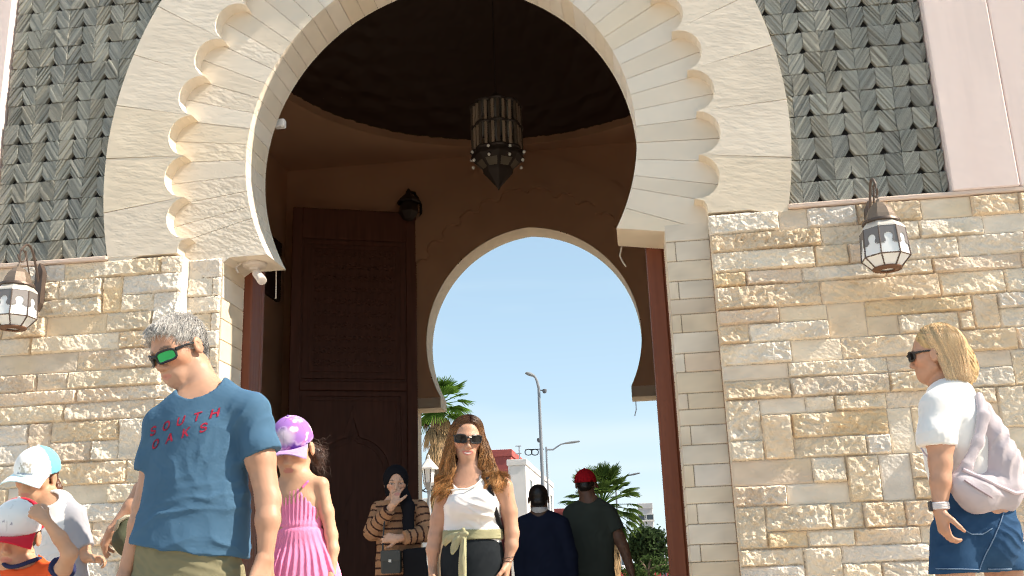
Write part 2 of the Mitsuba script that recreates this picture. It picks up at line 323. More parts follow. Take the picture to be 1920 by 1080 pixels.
# the recessed door surround of sawn blocks: they line the doorway too
for side, (xo, xi) in ((-1, (-3.122, -2.872)), (1, (.568, .272))):
    w = numbered(gate+'__door_surround'); r = np.random.default_rng(40+side)
    m = tri_slab(sbox(min(xo, xi)+.004, 0, max(xo, xi)-.004, ZT), Y0+.012, Y1-.01); scene[w] = mikit.ply(m, 'plain', color=vcol(m, (.36, .30, .22)))
    z = ZT-.002; k = 0
    while z > .7:
        h = r.choice([.105, .125, .14]); zb = z-h
        cols = [(xo, xi)] if (k % 2 == 0) else [(xo, xi-side*-.065), (xi+side*.065, xi)]
        for a, b in cols:
            lo, hi = min(a, b), max(a, b); c = PC[r.choice([0, 1, 3, 4, 4, 5, 6], p=[.2, .25, .15, .2, .1, .05, .05])]
            if side < 0:
                m, col = rock_stone(lo, hi, zb, z, Y0, Y1-.02, r, .012, c); put(w, 'stone', m, 'stone', color=col)
            else:
                m = cbox(lo+.002, hi-.002, Y0+r.uniform(-.002, .002), Y1, zb+.002, z-.002, .004); m = fine(m, .08); put(w, 'stone', m, 'limestone_smooth', color=mottled(m, c*.93, .22, 8., k))
        z = zb; k += 1
    if side < 0:                                     # the reveal's face: long blocks with sloping joints between
        z = ZT-.002; k = 0
        while z > .7:
            h = r.choice([.13, .15, .17]); m = cbox(xi-.004, xi+.012, Y0+.004, Y1-.004, z-h+.0035, z-.001, .003); m = fine(m, .08)
            put(w, 'reveal_slab', m, 'limestone_smooth', color=mottled(m, PC[r.choice([0, 1, 4])], .12, 8., k)); z -= h; k += 1
    # jambs of the wooden door frame behind the stone
    x = (-2.905, -2.80) if side < 0 else (.148, .262)
    j = cat([cbox(x[0], x[1], Y1+.002, Y1+.20, 0, ZT+.35, .008), cbox(x[0]+(.03 if side < 0 else .0), x[1]-(.0 if side < 0 else .03), Y1+.2, Y1+.26, 0, ZT+.35, .006)])
    put(gate, 'door_jamb', j, 'jamb_wood')
    xs = (x[1], x[1]+.018) if side > 0 else (x[0]-.018, x[0])
    put(gate, 'frame_strip', cbox(xs[0], xs[1], Y1+.012, Y1+.09, 0, ZT+.35, .004), 'jamb_wood')

# ---- slate panels: courses of half-chevrons, each of thin slates on edge
SLATE = 1.18*np.array([[.20, .205, .185], [.25, .255, .225], [.165, .17, .155], [.28, .275, .24], [.22, .205, .165], [.175, .18, .17]])
def clip(poly, nrm, d):
    out = []
    for i in range(len(poly)):
        a, b = poly[i], poly[(i+1) % len(poly)]; da, db = a@nrm-d, b@nrm-d
        if da <= 0: out.append(a)
        if da*db < 0: out.append(a+(b-a)*da/(da-db))
    return out
def slate_tile(x0, x1, z0, z1, left, r):
    """Half a chevron: slates leaning towards its middle line, split at uneven depths, with the bottom inner corner left open."""
    w = x1-x0; a = math.radians(57+r.normal(0, 1.5)); d = np.array([math.cos(a), math.sin(a)]) if left else np.array([-math.cos(a), math.sin(a)])
    nrm = np.array([d[1], -d[0]]) if left else np.array([-d[1], d[0]])      # points to the open corner
    corner = np.array([x1, z0]) if left else np.array([x0, z0])
    rect = [np.array(q) for q in ((x0, z0), (x1, z0), (x1, z1), (x0, z1))]
    lo, hi = min(q@nrm for q in rect), corner@nrm-.026
    vs, fs, cs, n = [], [], [], 0
    s = lo; base = (SLATE[r.integers(6)]*.5+SLATE.mean(0)*.62)*r.uniform(.9, 1.1); dep = r.normal(0, .003)
    while s < hi:
        t = r.uniform(.007, .013); e = min(s+t, hi)
        P = clip(clip(rect, -nrm, -(s+.0008)), nrm, e-.0008) if len(clip(rect, -nrm, -(s+.0008))) > 2 else []
        s = e
        if len(P) < 3: continue
        y = .028+dep+r.normal(0, .0045); P = np.array(P); k = len(P)
        y2 = y+r.normal(0, .002)
        yy = y+(y2-y)*((P@d)-(P@d).min())/max(np.ptp(P@d), 1e-6)
        vs.append(np.vstack([np.c_[P[:, 0], yy, P[:, 1]], np.c_[P[:, 0], np.full(k, .06), P[:, 1]]]))
        f = [[n, n+i, n+i+1] for i in range(1, k-1)]
        for i in range(k): j = (i+1) % k; f += [[n+i, n+k+i, n+j], [n+j, n+k+i, n+k+j]]
        fs += f; n += 2*k; c = base*r.uniform(.78, 1.3); cs.append(np.broadcast_to(c, (2*k, 3)))
    if not vs: return None, None
    return trimesh.Trimesh(np.vstack(vs), np.array(fs), process=False), np.clip(np.vstack(cs), .02, .6)
def slate_panel(x0, x1, seed, first):
    w = numbered(gate+'__slate_panel'); r = np.random.default_rng(seed)
    m = tri_slab(sbox(x0, ZT+.03, x1, 6.2), .064, .124); scene[w] = mikit.ply(m, 'plain', color=vcol(m, (.02, .02, .02)))
    P, H = .2215, .1585
    z = ZT+.036; row = 0
    while z < 6.1:
        x = first+row*.0
        sh = r.normal(0, .006)
        for k in range(-12, 12):
            for left in (True, False):
                a = first+sh+k*P+(0 if left else P/2); b = a+P/2
                lo, hi = max(a, x0), min(b, x1)
                if hi-lo < .02: continue
                c = np.array([(lo+hi)/2-XC, z+H/2])
                if abs(c[0])+.0 < math.sqrt(max(0, EXT[1]**2-(c[1]-EXT[2])**2))-EXT[0]-.13: continue
                t, col = slate_tile(lo+.0016, hi-.0016, z+.003, z+H-.003, left, r)
                if t is None: continue
                if z < 5.62: put(w, 'slate_tile', t, 'slate', color=col)
                else: rest.append((t, col))
        z += H; row += 1
    m = cat([q[0] for q in rest]); put(w, 'upper_tiles', m, 'slate', color=np.vstack([q[1] for q in rest]), kind='stuff'); rest.clear()
rest = []
slate_panel(-4.612, -3.42, 51, -4.60)
slate_panel(.83, 2.126, 52, .76)
for i, (x0, x1, y) in enumerate(((-6.4, -4.618, -.03), (2.132, 2.55, -.03), (2.556, 4.0, -.024))):
    m = cbox(x0, x1, y, .124, ZT+.035, 8.6, .008); put(gate, 'pink_pilaster', m, 'pink_plaster')
m = tri_slab(sbox(-4.61, 6.2, 2.13, 8.6).difference(Polygon([arc(EXT, 1, a) for a in np.linspace(.2, apex(EXT), 24)]+[arc(EXT, -1, a) for a in np.linspace(apex(EXT), .2, 24)]).buffer(.004)), .0, .124)
put(gate, 'upper_wall', m, 'pink_plaster')

# ---- the chamber behind: walls, ceiling with its carved dome, the second arch
YB0, YB1, ZC, RD, YD = 6.5, 6.9, 6.64, 2.76, 3.52
for x0, x1 in ((-5.05, -4.72), (2.12, 2.45)): put(gate, 'side_wall', cbox(x0, x1, .5, YB0, 0, 8.6, .004), 'inner_plaster')
c = Polygon([(XC+RD*math.cos(a), YD+RD*math.sin(a)) for a in np.linspace(0, 2*math.pi, 97)[:-1]])
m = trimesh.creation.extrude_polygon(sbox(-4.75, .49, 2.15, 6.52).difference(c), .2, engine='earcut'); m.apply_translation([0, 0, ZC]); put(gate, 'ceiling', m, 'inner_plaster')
m = trimesh.creation.extrude_polygon(sbox(-5.2, .3, 2.6, 6.9), .1, engine='earcut'); m.apply_translation([0, 0, 8.55]); put(gate, 'roof', m, 'plain', color=vcol(m, (.4, .36, .3)))
na, nr = 240, 64; A, Rr = np.meshgrid(np.arange(na)*2*np.pi/na, np.linspace(0, 1, nr), indexing='xy')
rad, hgt = (RD+.004)*np.cos(Rr*np.pi/2), ZC+.012+1.65*np.sin(Rr*np.pi/2)
star = np.cos(A*16+np.round(Rr*8)*np.pi)*np.cos(Rr*np.pi*16); lat = np.maximum(np.cos(A*32+Rr*30), np.cos(A*32-Rr*30))
dsp = .012*np.sign(star)*np.abs(star)**.5+.014*(lat > .75)
dsp *= np.clip((Rr-.03)*12, 0, 1)*np.clip((.97-Rr)*8, 0, 1)
rad = rad-dsp*np.cos(Rr*np.pi/2); hgt = hgt-dsp*np.sin(Rr*np.pi/2)
v = np.stack([XC+rad*np.cos(A), YD+rad*np.sin(A), hgt], -1).reshape(-1, 3); i = np.arange(nr*na).reshape(nr, na); j = np.roll(i, -1, 1)
f = np.vstack([np.c_[i[:-1].ravel(), i[1:].ravel(), j[:-1].ravel()], np.c_[j[:-1].ravel(), i[1:].ravel(), j[1:].ravel()]])
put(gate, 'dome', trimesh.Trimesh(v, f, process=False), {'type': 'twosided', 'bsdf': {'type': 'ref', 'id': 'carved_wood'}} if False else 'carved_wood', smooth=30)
arch_b = Polygon([arc(INT, 1, a) for a in np.linspace(BOT_INT, apex(INT), 40)]+[arc(INT, -1, a) for a in np.linspace(apex(INT), BOT_INT, 40)])
hole_b = unary_union([sbox(XC-1.60, -1, XC+1.57, ZT-.13), arch_b, sbox(XC-1.25, ZT-.14, XC+1.25, ZT+.01)])
rim_b = unary_union([sbox(XC-1.612, 0, XC+1.582, ZT-.13), arch_b.buffer(.008), sbox(XC-1.72, ZT-.2, XC+1.69, ZT+.008)])
put(gate, 'back_wall', tri_slab(sbox(-6.4, 0, 4.0, 8.6).difference(rim_b.buffer(-.001)), YB0, YB1), 'inner_plaster')
m = fine(tri_slab(rim_b.difference(hole_b), YB0+.003, YB1+.01), .25); put(gate, 'back_arch', m, 'limestone_smooth', color=mottled(m, (.52, .43, .32), .1))
# blind scalloped ring in low relief round the second arch
ext_b = Polygon([arc((.5, 2.72, 3.92), 1, a) for a in np.linspace(-.2, apex((.5, 2.72, 3.92)), 30)]+[arc((.5, 2.72, 3.92), -1, a) for a in np.linspace(apex((.5, 2.72, 3.92)), -.2, 30)])
scal = [p for s in (1,) for i in range(N_LOBES) for p in lobe(1, i, 8, .11)]+[p for i in range(N_LOBES-1, -1, -1) for p in lobe(-1, i, 8, .11)[::-1]]
m = tri_slab(ext_b.buffer(0).difference(Polygon(scal).buffer(0).buffer(-.05).buffer(0)).difference(sbox(-9, -9, 9, 3.45)), YB0-.075, YB0-.002); put(gate, 'blind_arch', m, 'inner_plaster')

# ---- the carved leaf of the second doorway, standing open inwards
leaf = numbered(gate+'__door_leaf')
LW, LH, LZ = 1.66, 5.80, .03
ang = math.atan2(.62, 1.60); LM = T().translate([-2.84, 6.44, 0]).rotate([0, 0, 1], math.degrees(ang)).scale(1.)      # its own x runs from the hinge to the left as -x
def lput(name, m, parent=None, **k): return put(parent or leaf, name, m, 'dark_wood', to_world=LM, **k)
m = cbox(-LW, 0, .03, .07, LZ, LZ+LH, .006); scene[leaf] = mikit.ply(m, 'dark_wood', to_world=LM)
for x0, x1 in ((-LW, -LW+.13), (-.14, 0)): lput('stile', cbox(x0, x1, -.012, .03, LZ, LZ+LH, .008))
for z0, z1 in ((LZ, .25), (3.34, 3.46), (5.40, LZ+LH)): lput('rail', cbox(-LW+.13, -.14, -.012, .03, z0, z1, .008))
def panel(z0, z1, kind):
    a, b = -LW+.16, -.17; ms = []
    fr = sbox(a, z0, b, z1); ms.append(tri_slab(fr.difference(fr.buffer(-.05)), .0, .03))
    ms.append(tri_slab(fr.buffer(-.09).difference(fr.buffer(-.11)), .012, .03))
    xm = (a+b)/2
    if kind == 'lattice':
        z = z0+.22; k = 0
        while z < z1-.15:
            for i in range(8):
                cx = a+.2+i*(b-a-.4)/7
                q = [np.array([cx+(.072 if t % 2 == 0 else .034)*math.cos(t*math.pi/8+.2*k), z+(.072 if t % 2 == 0 else .034)*math.sin(t*math.pi/8+.2*k)]) for t in range(16)]
                ms.append(tri_slab(Polygon(q).difference(Point(cx, z).buffer(.022, 4)), .006, .03))
            z += .165; k += 1
    else:
        w = .52; zb = z0+.25
        key = unary_union([sbox(xm-w*.8, zb, xm+w*.8, z1-1.05), Point(xm, z1-1.05).buffer(w, 24), Polygon([(xm-.14, z1-.62), (xm+.14, z1-.62), (xm, z1-.16)]), Point(xm, z1-.5).buffer(.10, 12)])
        ms.append(tri_slab(key.difference(key.buffer(-.05)), -.004, .03)); ms.append(tri_slab(key.buffer(-.10).difference(key.buffer(-.125)), .008, .03))
        vase = unary_union([Point(xm, z0+1.0).buffer(.20, 16), sbox(xm-.06, z0+1.1, xm+.06, z0+1.42), sbox(xm-.12, z0+.7, xm+.12, z0+.86), Polygon([(xm-.16, z0+1.42), (xm+.16, z0+1.42), (xm, z0+1.8)])])
        ms.append(tri_slab(vase, .004, .03))
    return cat(ms)
lput('carved_panel', panel(3.50, 5.38, 'lattice')); lput('carved_panel', panel(.28, 3.32, 'keyhole'))
put(gate, 'wall_recess', cbox(-4.73, -4.66, 4.9, 6.2, 4.62, 5.45, .01), 'carved_wood')

# ------------------------------------------------------------------ lanterns on the front wall
def wall_lantern(x, label):
    k = thing('wall_lantern', label, 'lantern', 'lanterns on brackets either side of the arch'); y = -.31; zb = 2.69
    br, gl = (.115, .085, .07), None
    def mput(name, m, c=br, b='metal_dark', parent=None, **kw): return put(parent or k, name, m, b, color=vcol(m, c), **kw)
    # wall plate, arm, scroll
    P = [(x-.028, 2.95), (x, 2.895), (x+.028, 2.95), (x+.028, 3.18), (x, 3.245), (x-.028, 3.18)]
    mput('wall_plate', slab(P, -.075, -.022, .008))
    t = np.linspace(0, 1, 14); a = np.c_[np.full(14, x), -.07-.235*t, 3.10+.23*np.sin(t*2.35)]
    sc = np.array([[x, y+.0+.045*math.sin(u), 3.262-.03+.045*math.cos(u)] for u in np.linspace(.3, 4.6, 9)])
    mput('arm', cat([tube(a, .0085, 6), tube(np.array([[x, -.07, 2.99], [x, -.15, 3.06], [x, -.22, 3.20], [x, -.25, 3.28]]), .006, 6), tube(sc+[0, .02, 0], .006, 6), tube([[x, y, 3.27], [x, y, 3.17]], .006, 6)]), smooth=40)
    o = (x, y, zb)
    mput('cupola', lathe([(.002, .475), (.012, .470), (.012, .455), (.040, .440), (.070, .405), (.088, .36), (.094, .33), (.090, .325), (.0, .325)], 8, math.pi/8, o), (.20, .155, .12))
    mput('cupola_rim', lathe([(.094, .332), (.112, .326), (.116, .312), (.106, .306), (.0, .306)], 24, 0, o), smooth=40)
    mput('collar', lathe([(.104, .308), (.136, .272), (.138, .262), (.0, .262)], 8, math.pi/8, o), (.66, .62, .56))
    gb = put(k, 'glass_body', lathe([(.131, .262), (.143, .085), (.083, .022), (.0, .022)], 8, math.pi/8, o), 'frosted_glass')
    bars, fr = [], []
    for i in range(8):
        g = math.pi/8+i*math.pi/4; R = lambda r, z, gg=g: (x+r*math.cos(gg), y+r*math.sin(gg), zb+z)
        mput('glazing_bar', tube([R(.134, .262), R(.146, .085), R(.085, .02)], .0048, 5))
        g2 = g+math.pi/8; c, s_ = math.cos(g2), math.sin(g2); h = math.tan(math.pi/8)
        w0, w1 = .131*math.cos(math.pi/8), .143*math.cos(math.pi/8)
        ho = unary_union([Point(0, .192).buffer(.026, 10), sbox(-.020, .05, .020, .185), sbox(-.030, .05, .030, .158)])
        pl = Polygon([(-.050, .262), (.050, .262), (.0525, .150), (-.0525, .150)]).difference(ho)
        q = trimesh.creation.extrude_polygon(max(getattr(pl, 'geoms', [pl]), key=lambda g: g.area), .003, engine='earcut'); V = np.array(q.vertices)
        rr = (w0+(w1-w0)*(.262-V[:, 1])/.177)+.0015+V[:, 2]
        q = trimesh.Trimesh(np.c_[x+rr*c-V[:, 0]*s_, y+rr*s_+V[:, 0]*c, zb+V[:, 1]], q.faces, process=False)
        mput('fretwork', q, (.20, .185, .18), parent=gb)
    th = np.arange(25)*2*np.pi/24
    mput('bottom_ring', cat([tube([[x+.083*math.cos(u), y+.083*math.sin(u), zb+.02] for u in th], .007, 6), tube([[x+.046*math.cos(u), y+.046*math.sin(u), zb+.012] for u in th], .005, 5),
                             lathe([(.083, .02), (.046, .010)], 24, 0, o)]), (.17, .085, .05))
    mput('glass_joints', tube([[x+.1445*math.cos(math.pi/8+i*math.pi/4), y+.1445*math.sin(math.pi/8+i*math.pi/4), zb+.085] for i in range(9)], .0045, 5))
wall_lantern(-4.15, 'brown iron and white glass lantern on the left stone wall, partly cut by the frame')
wall_lantern(1.585, 'brown iron and white glass lantern on the right stone wall, above the blonde woman')

# ------------------------------------------------------------------ the big hanging lantern
k = thing('hanging_lantern', 'large dark lantern of clustered tubes with pointed base hanging under the dome', 'lantern')
o = np.array([XC, YD, 5.02]); dk = (.05, .04, .035)
def hput(name, m, c=dk, b='metal_dark', **kw): return put(k, name, m, b, color=vcol(m, c), **kw)
tb, pl = [], []
for i in range(8):
    g = i*math.pi/4+.2; cx, cy = .18*math.cos(g), .18*math.sin(g)
    for tier, (z0, z1) in enumerate(((.34, .60), (.62, .86))):
        for j in range(5):
            h = g+(j-2)*.75; x, y = cx+.085*math.cos(h), cy+.085*math.sin(h)
            m = tube([[o[0]+x, o[1]+y, o[2]+z0], [o[0]+x, o[1]+y, o[2]+z1]], .017, 8); hput('tube', m, (.30, .24, .18) if j in (1, 3) else (.10, .08, .06), 'plain', smooth=40)
pw = lambda r, z0, z1: cat([lathe([(0, z1), (.10*r, z1), (.11*r, (z0+z1)/2), (.10*r, z0), (0, z0)], 12, 0, o+[.18*math.cos(i*math.pi/4+.2), .18*math.sin(i*math.pi/4+.2), 0]) for i in range(8)]+[lathe([(0, z1-.002), (.2, z1-.002), (.2, z0+.002), (0, z0+.002)], 16, 0, o)])
for z0, z1 in ((.315, .35), (.60, .63), (.855, .885)): hput('tier_plate', pw(1.05, z0, z1))
hput('crown', lathe([(.0, 1.05), (.03, 1.04), (.05, .98), (.20, .90), (.22, .88)], 16, 0, o), smooth=40)
hput('skirt', lathe([(.275, .32), (.29, .26), (.15, .13), (.155, .12)], 8, .2, o))
for i in range(8):
    g = i*math.pi/4+.2+math.pi/8; c, s_ = math.cos(g), math.sin(g); rr = lambda r, z, d: o+[r*c-d*s_, r*s_+d*c, z]
    m = hull([rr(.262, .255, -.08), rr(.262, .255, .08), rr(.152, .142, -.045), rr(.152, .142, .045), rr(.250, .25, -.08), rr(.250, .25, .08)]); hput('glass_pane', m, (.14, .12, .09), 'gloss')
    for z in (.30, .21):
        m = cat([trimesh.creation.icosphere(1, .018)]); m.apply_translation(rr(.30-.2*(.30-z), z, 0)); hput('glass_bead', m, (.75, .75, .72), 'gloss', smooth=True)
hput('cone', lathe([(.165, .14), (.16, .10), (.02, -.06), (.0, -.10)], 8, .2, o))
hput('chain', tube([o+[0, 0, 1.0], o+[0, 0, 3.3]], .006, 6))
# ------------------------------------------------------------------ small fittings
k = thing('wall_sconce', 'dark ornate lantern high on the back wall above the carved door leaf', 'lantern')
p = at(766, 386, 6.26); q = lathe([(0, .26), (.03, .22), (.05, .17), (.15, .08), (.17, .05), (.15, .03)], 6, 0, p); put(k, 'roof', q, 'metal_dark', color=vcol(q, (.03, .022, .02)))
q = lathe([(.12, .03), (.14, -.10), (.07, -.20), (0, -.22)], 6, 0, p); put(k, 'body', q, 'metal_dark', color=vcol(q, (.04, .03, .025)))
q = cat([tube([p+[.0, .0, .2], p+[.05, .14, .24], p+[.12, .235, .10], p+[.12, .235, -.38]], .022, 6)]); put(k, 'bracket', q, 'metal_dark', color=vcol(q, (.03, .022, .02)))
k = thing('security_camera', 'white security camera under the corbel left of the doorway', 'security camera')
W = (.62, .55, .48)
p = np.array([-2.70, .30, ZT])
q = lathe([(0, -.001), (.085, -.001), (.09, -.012), (.085, -.03), (.04, -.04), (.035, -.055), (0, -.055)], 20, 0, p); put(k, 'base', q, 'plain', smooth=40, color=vcol(q, W))
q = tube([p+[.0, -.0, -.045], p+[.02, -.005, -.085], p+[.04, -.02, -.115]], [.022, .02, .024], 8); put(k, 'joint', q, 'plain', smooth=40, color=vcol(q, W))
d = np.array([.55, -.50, -.62]); d /= np.linalg.norm(d); b = p+[.03, -.01, -.095]
q = tube([b-d*.03, b-d*.028, b+d*.10, b+d*.104], [.02, .032, .034, .028], 14); put(k, 'body', q, 'plain', smooth=40, color=vcol(q, (.70, .62, .56)))
q = tube([p+[-.08, -.06, -.01], p+[-.11, -.08, -.05], p+[-.09, -.08, -.09]], .007, 6); put(k, 'conduit', q, 'plain', color=vcol(q, W))
k = thing('floodlight', 'small white floodlight behind the left curve of the front arch', 'floodlight')
p = at(528, 232, .62); q = cbox(p[0]-.055, p[0]+.03, p[1]-.03, p[1]+.03, p[2]-.035, p[2]+.035, .008); put(k, 'housing', q, 'plain', color=vcol(q, (.78, .78, .78)))
q = tube([p+[-.03, 0, 0], p+[-.12, -.03, .02]], .012, 6); put(k, 'bracket', q, 'plain', color=vcol(q, (.6, .6, .6)))
for nm, P, Y, lab in (('cable', [(1166, 462), (1162, 480), (1168, 492), (1174, 500)], .5, 'loose thin cable under the right corbel of the front arch'),
                      ('cable', [(1192, 752), (1193, 768), (1190, 780)], 6.7, 'loose thin cable under the right corbel of the far arch'),
                      ('cable', [(518, 508), (518, 530), (517, 560)], .5, 'thin pale cable hanging beside the security camera')):
    kk = thing(nm, lab, 'cable'); m = tube([at(x, y, Y) for x, y in P], .006, 5); only(kk, m, 'plain', color=vcol(m, (.45, .40, .33)))
# ------------------------------------------------------------------ ground
def ground(name, x0, x1, y0, y1, z, bsdf, **kw):
    v = np.array([[x0, y0, z], [x1, y0, z], [x1, y1, z], [x0, y1, z]], float); k = numbered(name); scene[k] = mikit.ply((v, np.array([[0, 1, 2], [0, 2, 3]])), bsdf, **kw); labels[k] = {'kind': 'structure'}
ground('ground', -900, 900, -300, 1800, -.01, 'paving')
ground('road', -300, 300, 53, 84, .0, 'asphalt')
for nm, (x0, x1, y0, y1) in (('step', (-3.1, -.75, -3.08, .0)), ('step', (.6, 3.2, -3.0, -.0))):
    k = numbered(nm); m = cbox(x0, x1, y0, y1-.13 if y1 == 0 else y1, -.05, .27, .012); scene[k] = mikit.ply(m, 'limestone_smooth', color=mottled(m, (.5, .44, .36))); labels[k] = {'kind': 'structure'}
# ------------------------------------------------------------------ what stands beyond the gate
scene['leaf'] = {'type': 'principledthin', 'base_color': VC, 'roughness': .5, 'diff_trans': .6, 'spec_trans': 0., 'eta': 1.33}
scene['dry_leaf'] = principled(VC, .9, .1)
scene['car_paint'] = principled(VC, .25, .5, clearcoat=.6, clearcoat_gloss=.9)
def up_axis(d):
    a = np.cross(d, [0, 0, 1.]); a /= np.linalg.norm(a)+1e-9; return a, np.cross(a, d)
def fan_leaf(base, d, L, R, n=22, spread=2.5, droop=.25, r=None, color=(.05, .10, .025), cut=.55):
    """A palm leaf: a petiole of length L along d, then a pleated fan of radius R split into fingers. Returns (mesh, colours)."""
    d = np.asarray(d, float)/np.linalg.norm(d); s, u = up_axis(d); hub = base+d*L-np.array([0, 0, droop*L*.35]); vs, fs, cs = [], [], []
    d2 = d-np.array([0, 0, droop]); d2 /= np.linalg.norm(d2); s, u = up_axis(d2)
    for i in range(n):
        a0, a1 = (i/n-.5)*spread, ((i+1)/n-.5)*spread; am = (a0+a1)/2; q = lambda a, rr, h: hub+(d2*math.cos(a)+s*math.sin(a))*rr+u*h
        Rl = R*(1-.25*abs(am)/1.6)*r.uniform(.88, 1.06); k = len(vs)*0+sum(len(x) for x in vs); dz = np.array([0, 0, -droop*R*.6*r.uniform(.5, 1.3)])
        vs.append(np.array([q(a0, .02, 0), q(a1, .02, 0), q(a0, Rl*cut, 0), q(am, Rl*cut*1.02, .05*R), q(a1, Rl*cut, 0), q(am+.15*(a1-a0), Rl, 0)+dz, q(am-.12*(a1-a0), Rl*.96, 0)+dz]))
        fs += [[k, k+3, k+2], [k, k+1, k+3], [k+1, k+4, k+3], [k+2, k+3, k+6], [k+3, k+4, k+5], [k+3, k+5, k+6]]
        c = np.asarray(color)*r.uniform(.75, 1.3); cs.append(np.vstack([np.tile(c, (5, 1)), np.tile(c*np.array([1.5, 1.35, 1.2]), (2, 1))]))
    pt = tube([base, (base+hub)/2+[0, 0, .03*L], hub], [.03*R+.006, .022*R+.004, .015*R+.003], 5); k = sum(len(x) for x in vs)
    vs.append(np.array(pt.vertices)); fs += (np.array(pt.faces)+k).tolist(); cs.append(np.tile(np.array(color)*[1.5, 1.5, 1.6], (len(pt.vertices), 1)))
    return trimesh.Trimesh(np.vstack(vs), np.array(fs), process=False), np.clip(np.vstack(cs), 0, .9)
def palm(label, top, n, L, R, seed, base_r=.2, elev=(-.5, 1.35), az=None, skirt=0, color=(.05, .105, .022), droop=.25, group=None, skirt_h=1.0):
    k = thing('palm_tree', label, 'palm tree', group); r = np.random.default_rng(seed); top = np.asarray(top, float)
    z = np.linspace(-.03, top[2], 30); tr = tube(np.c_[np.full(30, top[0])+.03*np.sin(z*1.3), np.full(30, top[1]), z], base_r*(1+.10*np.sin(z*19))*(1.12-.12*z/top[2]), 12)
    put(k, 'trunk', tr, 'dry_leaf', color=mottled(tr, (.20, .145, .10), .3, 6))
    for i in range(n):
        a = (az[0]+(az[1]-az[0])*r.random()) if az else i*2.39996+r.normal(0, .2); e = elev[0]+(elev[1]-elev[0])*((i+.5)/n)+r.normal(0, .08)
        d = np.array([math.cos(a)*math.cos(e), math.sin(a)*math.cos(e), math.sin(e)])
        m, c = fan_leaf(top+d*base_r*.6, d, L*r.uniform(.8, 1.15), R*r.uniform(.85, 1.15), r=r, color=np.array(color)*r.uniform(.8, 1.25), droop=droop*(1.2-.6*max(e, 0)), spread=r.uniform(2.3, 3.0))
        put(k, 'leaf', m, 'leaf', color=c)
    if skirt:
        ms, cs = [], []
        for i in range(skirt):
            a = r.uniform(0, 2*math.pi); h = r.uniform(0, 1); d = np.array([math.cos(a)*.55, math.sin(a)*.55, -1.0-.5*h])
            m, c = fan_leaf(top+np.array([math.cos(a)*base_r, math.sin(a)*base_r, -.05-skirt_h*h]), d, L*.45, R*r.uniform(.5, .9), n=10, spread=1.2, r=r, color=(.30, .22, .13), droop=.5); ms.append(m); cs.append(c)
        put(k, 'dead_leaves', cat(ms), 'dry_leaf', color=np.vstack(cs), kind='stuff')
    return k
palm('palm tree with broad fan leaves and a shaggy trunk, left behind the gate', at(820, 762, 24), 28, .45, .60, 5, .20, (-.45, 1.2), None, 80, (.08, .16, .03), .22, skirt_h=2.8)
palm('bushy palm tree behind the man in the red cap', at(1127, 950, 36), 74, .95, .72, 8, .34, (-.85, 1.45), None, 120, (.055, .095, .024), .22, skirt_h=1.9)
# ---- round shrub tree at the right
def leafy_tree(label, c, rad, seed, n=2600, color=(.035, .06, .022), size=.14, name='tree', cat_='tree', group=None):
    k = thing(name, label, cat_, group); r = np.random.default_rng(seed); c = np.asarray(c, float); rad = np.asarray(rad, float)
    br = [tube([[c[0], c[1], -.03], [c[0]+.05, c[1], c[2]*.5], [c[0], c[1], c[2]]], [.13, .10, .05], 7)]
    for i in range(7):
        d = r.normal(size=3); d[2] = abs(d[2]); d /= np.linalg.norm(d); br.append(tube([[c[0], c[1], c[2]*.55], c+d*rad*.4, c+d*rad*.8], [.06, .04, .015], 5))
    m = cat(br); put(k, 'trunk', m, 'dry_leaf', color=mottled(m, (.16, .12, .09), .3))
    cl = r.normal(size=(26, 3)); cl = cl/np.linalg.norm(cl, axis=1, keepdims=True)*r.uniform(.45, .95, (26, 1))**.6
    p = cl[r.integers(26, size=n)]+r.normal(0, .17, (n, 3)); P = c+p*rad; P = P[P[:, 2] > .25]; n = len(P)
    a, b = r.normal(size=(n, 3)), r.normal(size=(n, 3)); a /= np.linalg.norm(a, axis=1, keepdims=True); b -= a*(a*b).sum(1, keepdims=True); b /= np.linalg.norm(b, axis=1, keepdims=True)
    s = size*r.uniform(.6, 1.3, (n, 1)); v = np.stack([P-a*s, P+b*s*.42, P+a*s, P-b*s*.42], 1).reshape(-1, 3); i = np.arange(n)[:, None]*4
    f = np.vstack([i+[0, 1, 2], i+[0, 2, 3]]); col = np.repeat(np.asarray(color)*r.uniform(.6, 1.6, (n, 1))*np.array([1, 1, 1.])+r.uniform(0, .012, (n, 1)), 4, 0)
    put(k, 'crown', trimesh.Trimesh(v, f, process=False), 'leaf', color=col)
leafy_tree('round dark green tree at the right of the far arch', at(1218, 1028, 40), (.85, .8, .9), 3)
leafy_tree('low clipped shrub below the round green tree', at(1214, 1056, 37.5)-[0, 0, .2], (1.1, .4, .45), 4, 1500, (.06, .10, .03), .09, 'shrub', 'shrub')
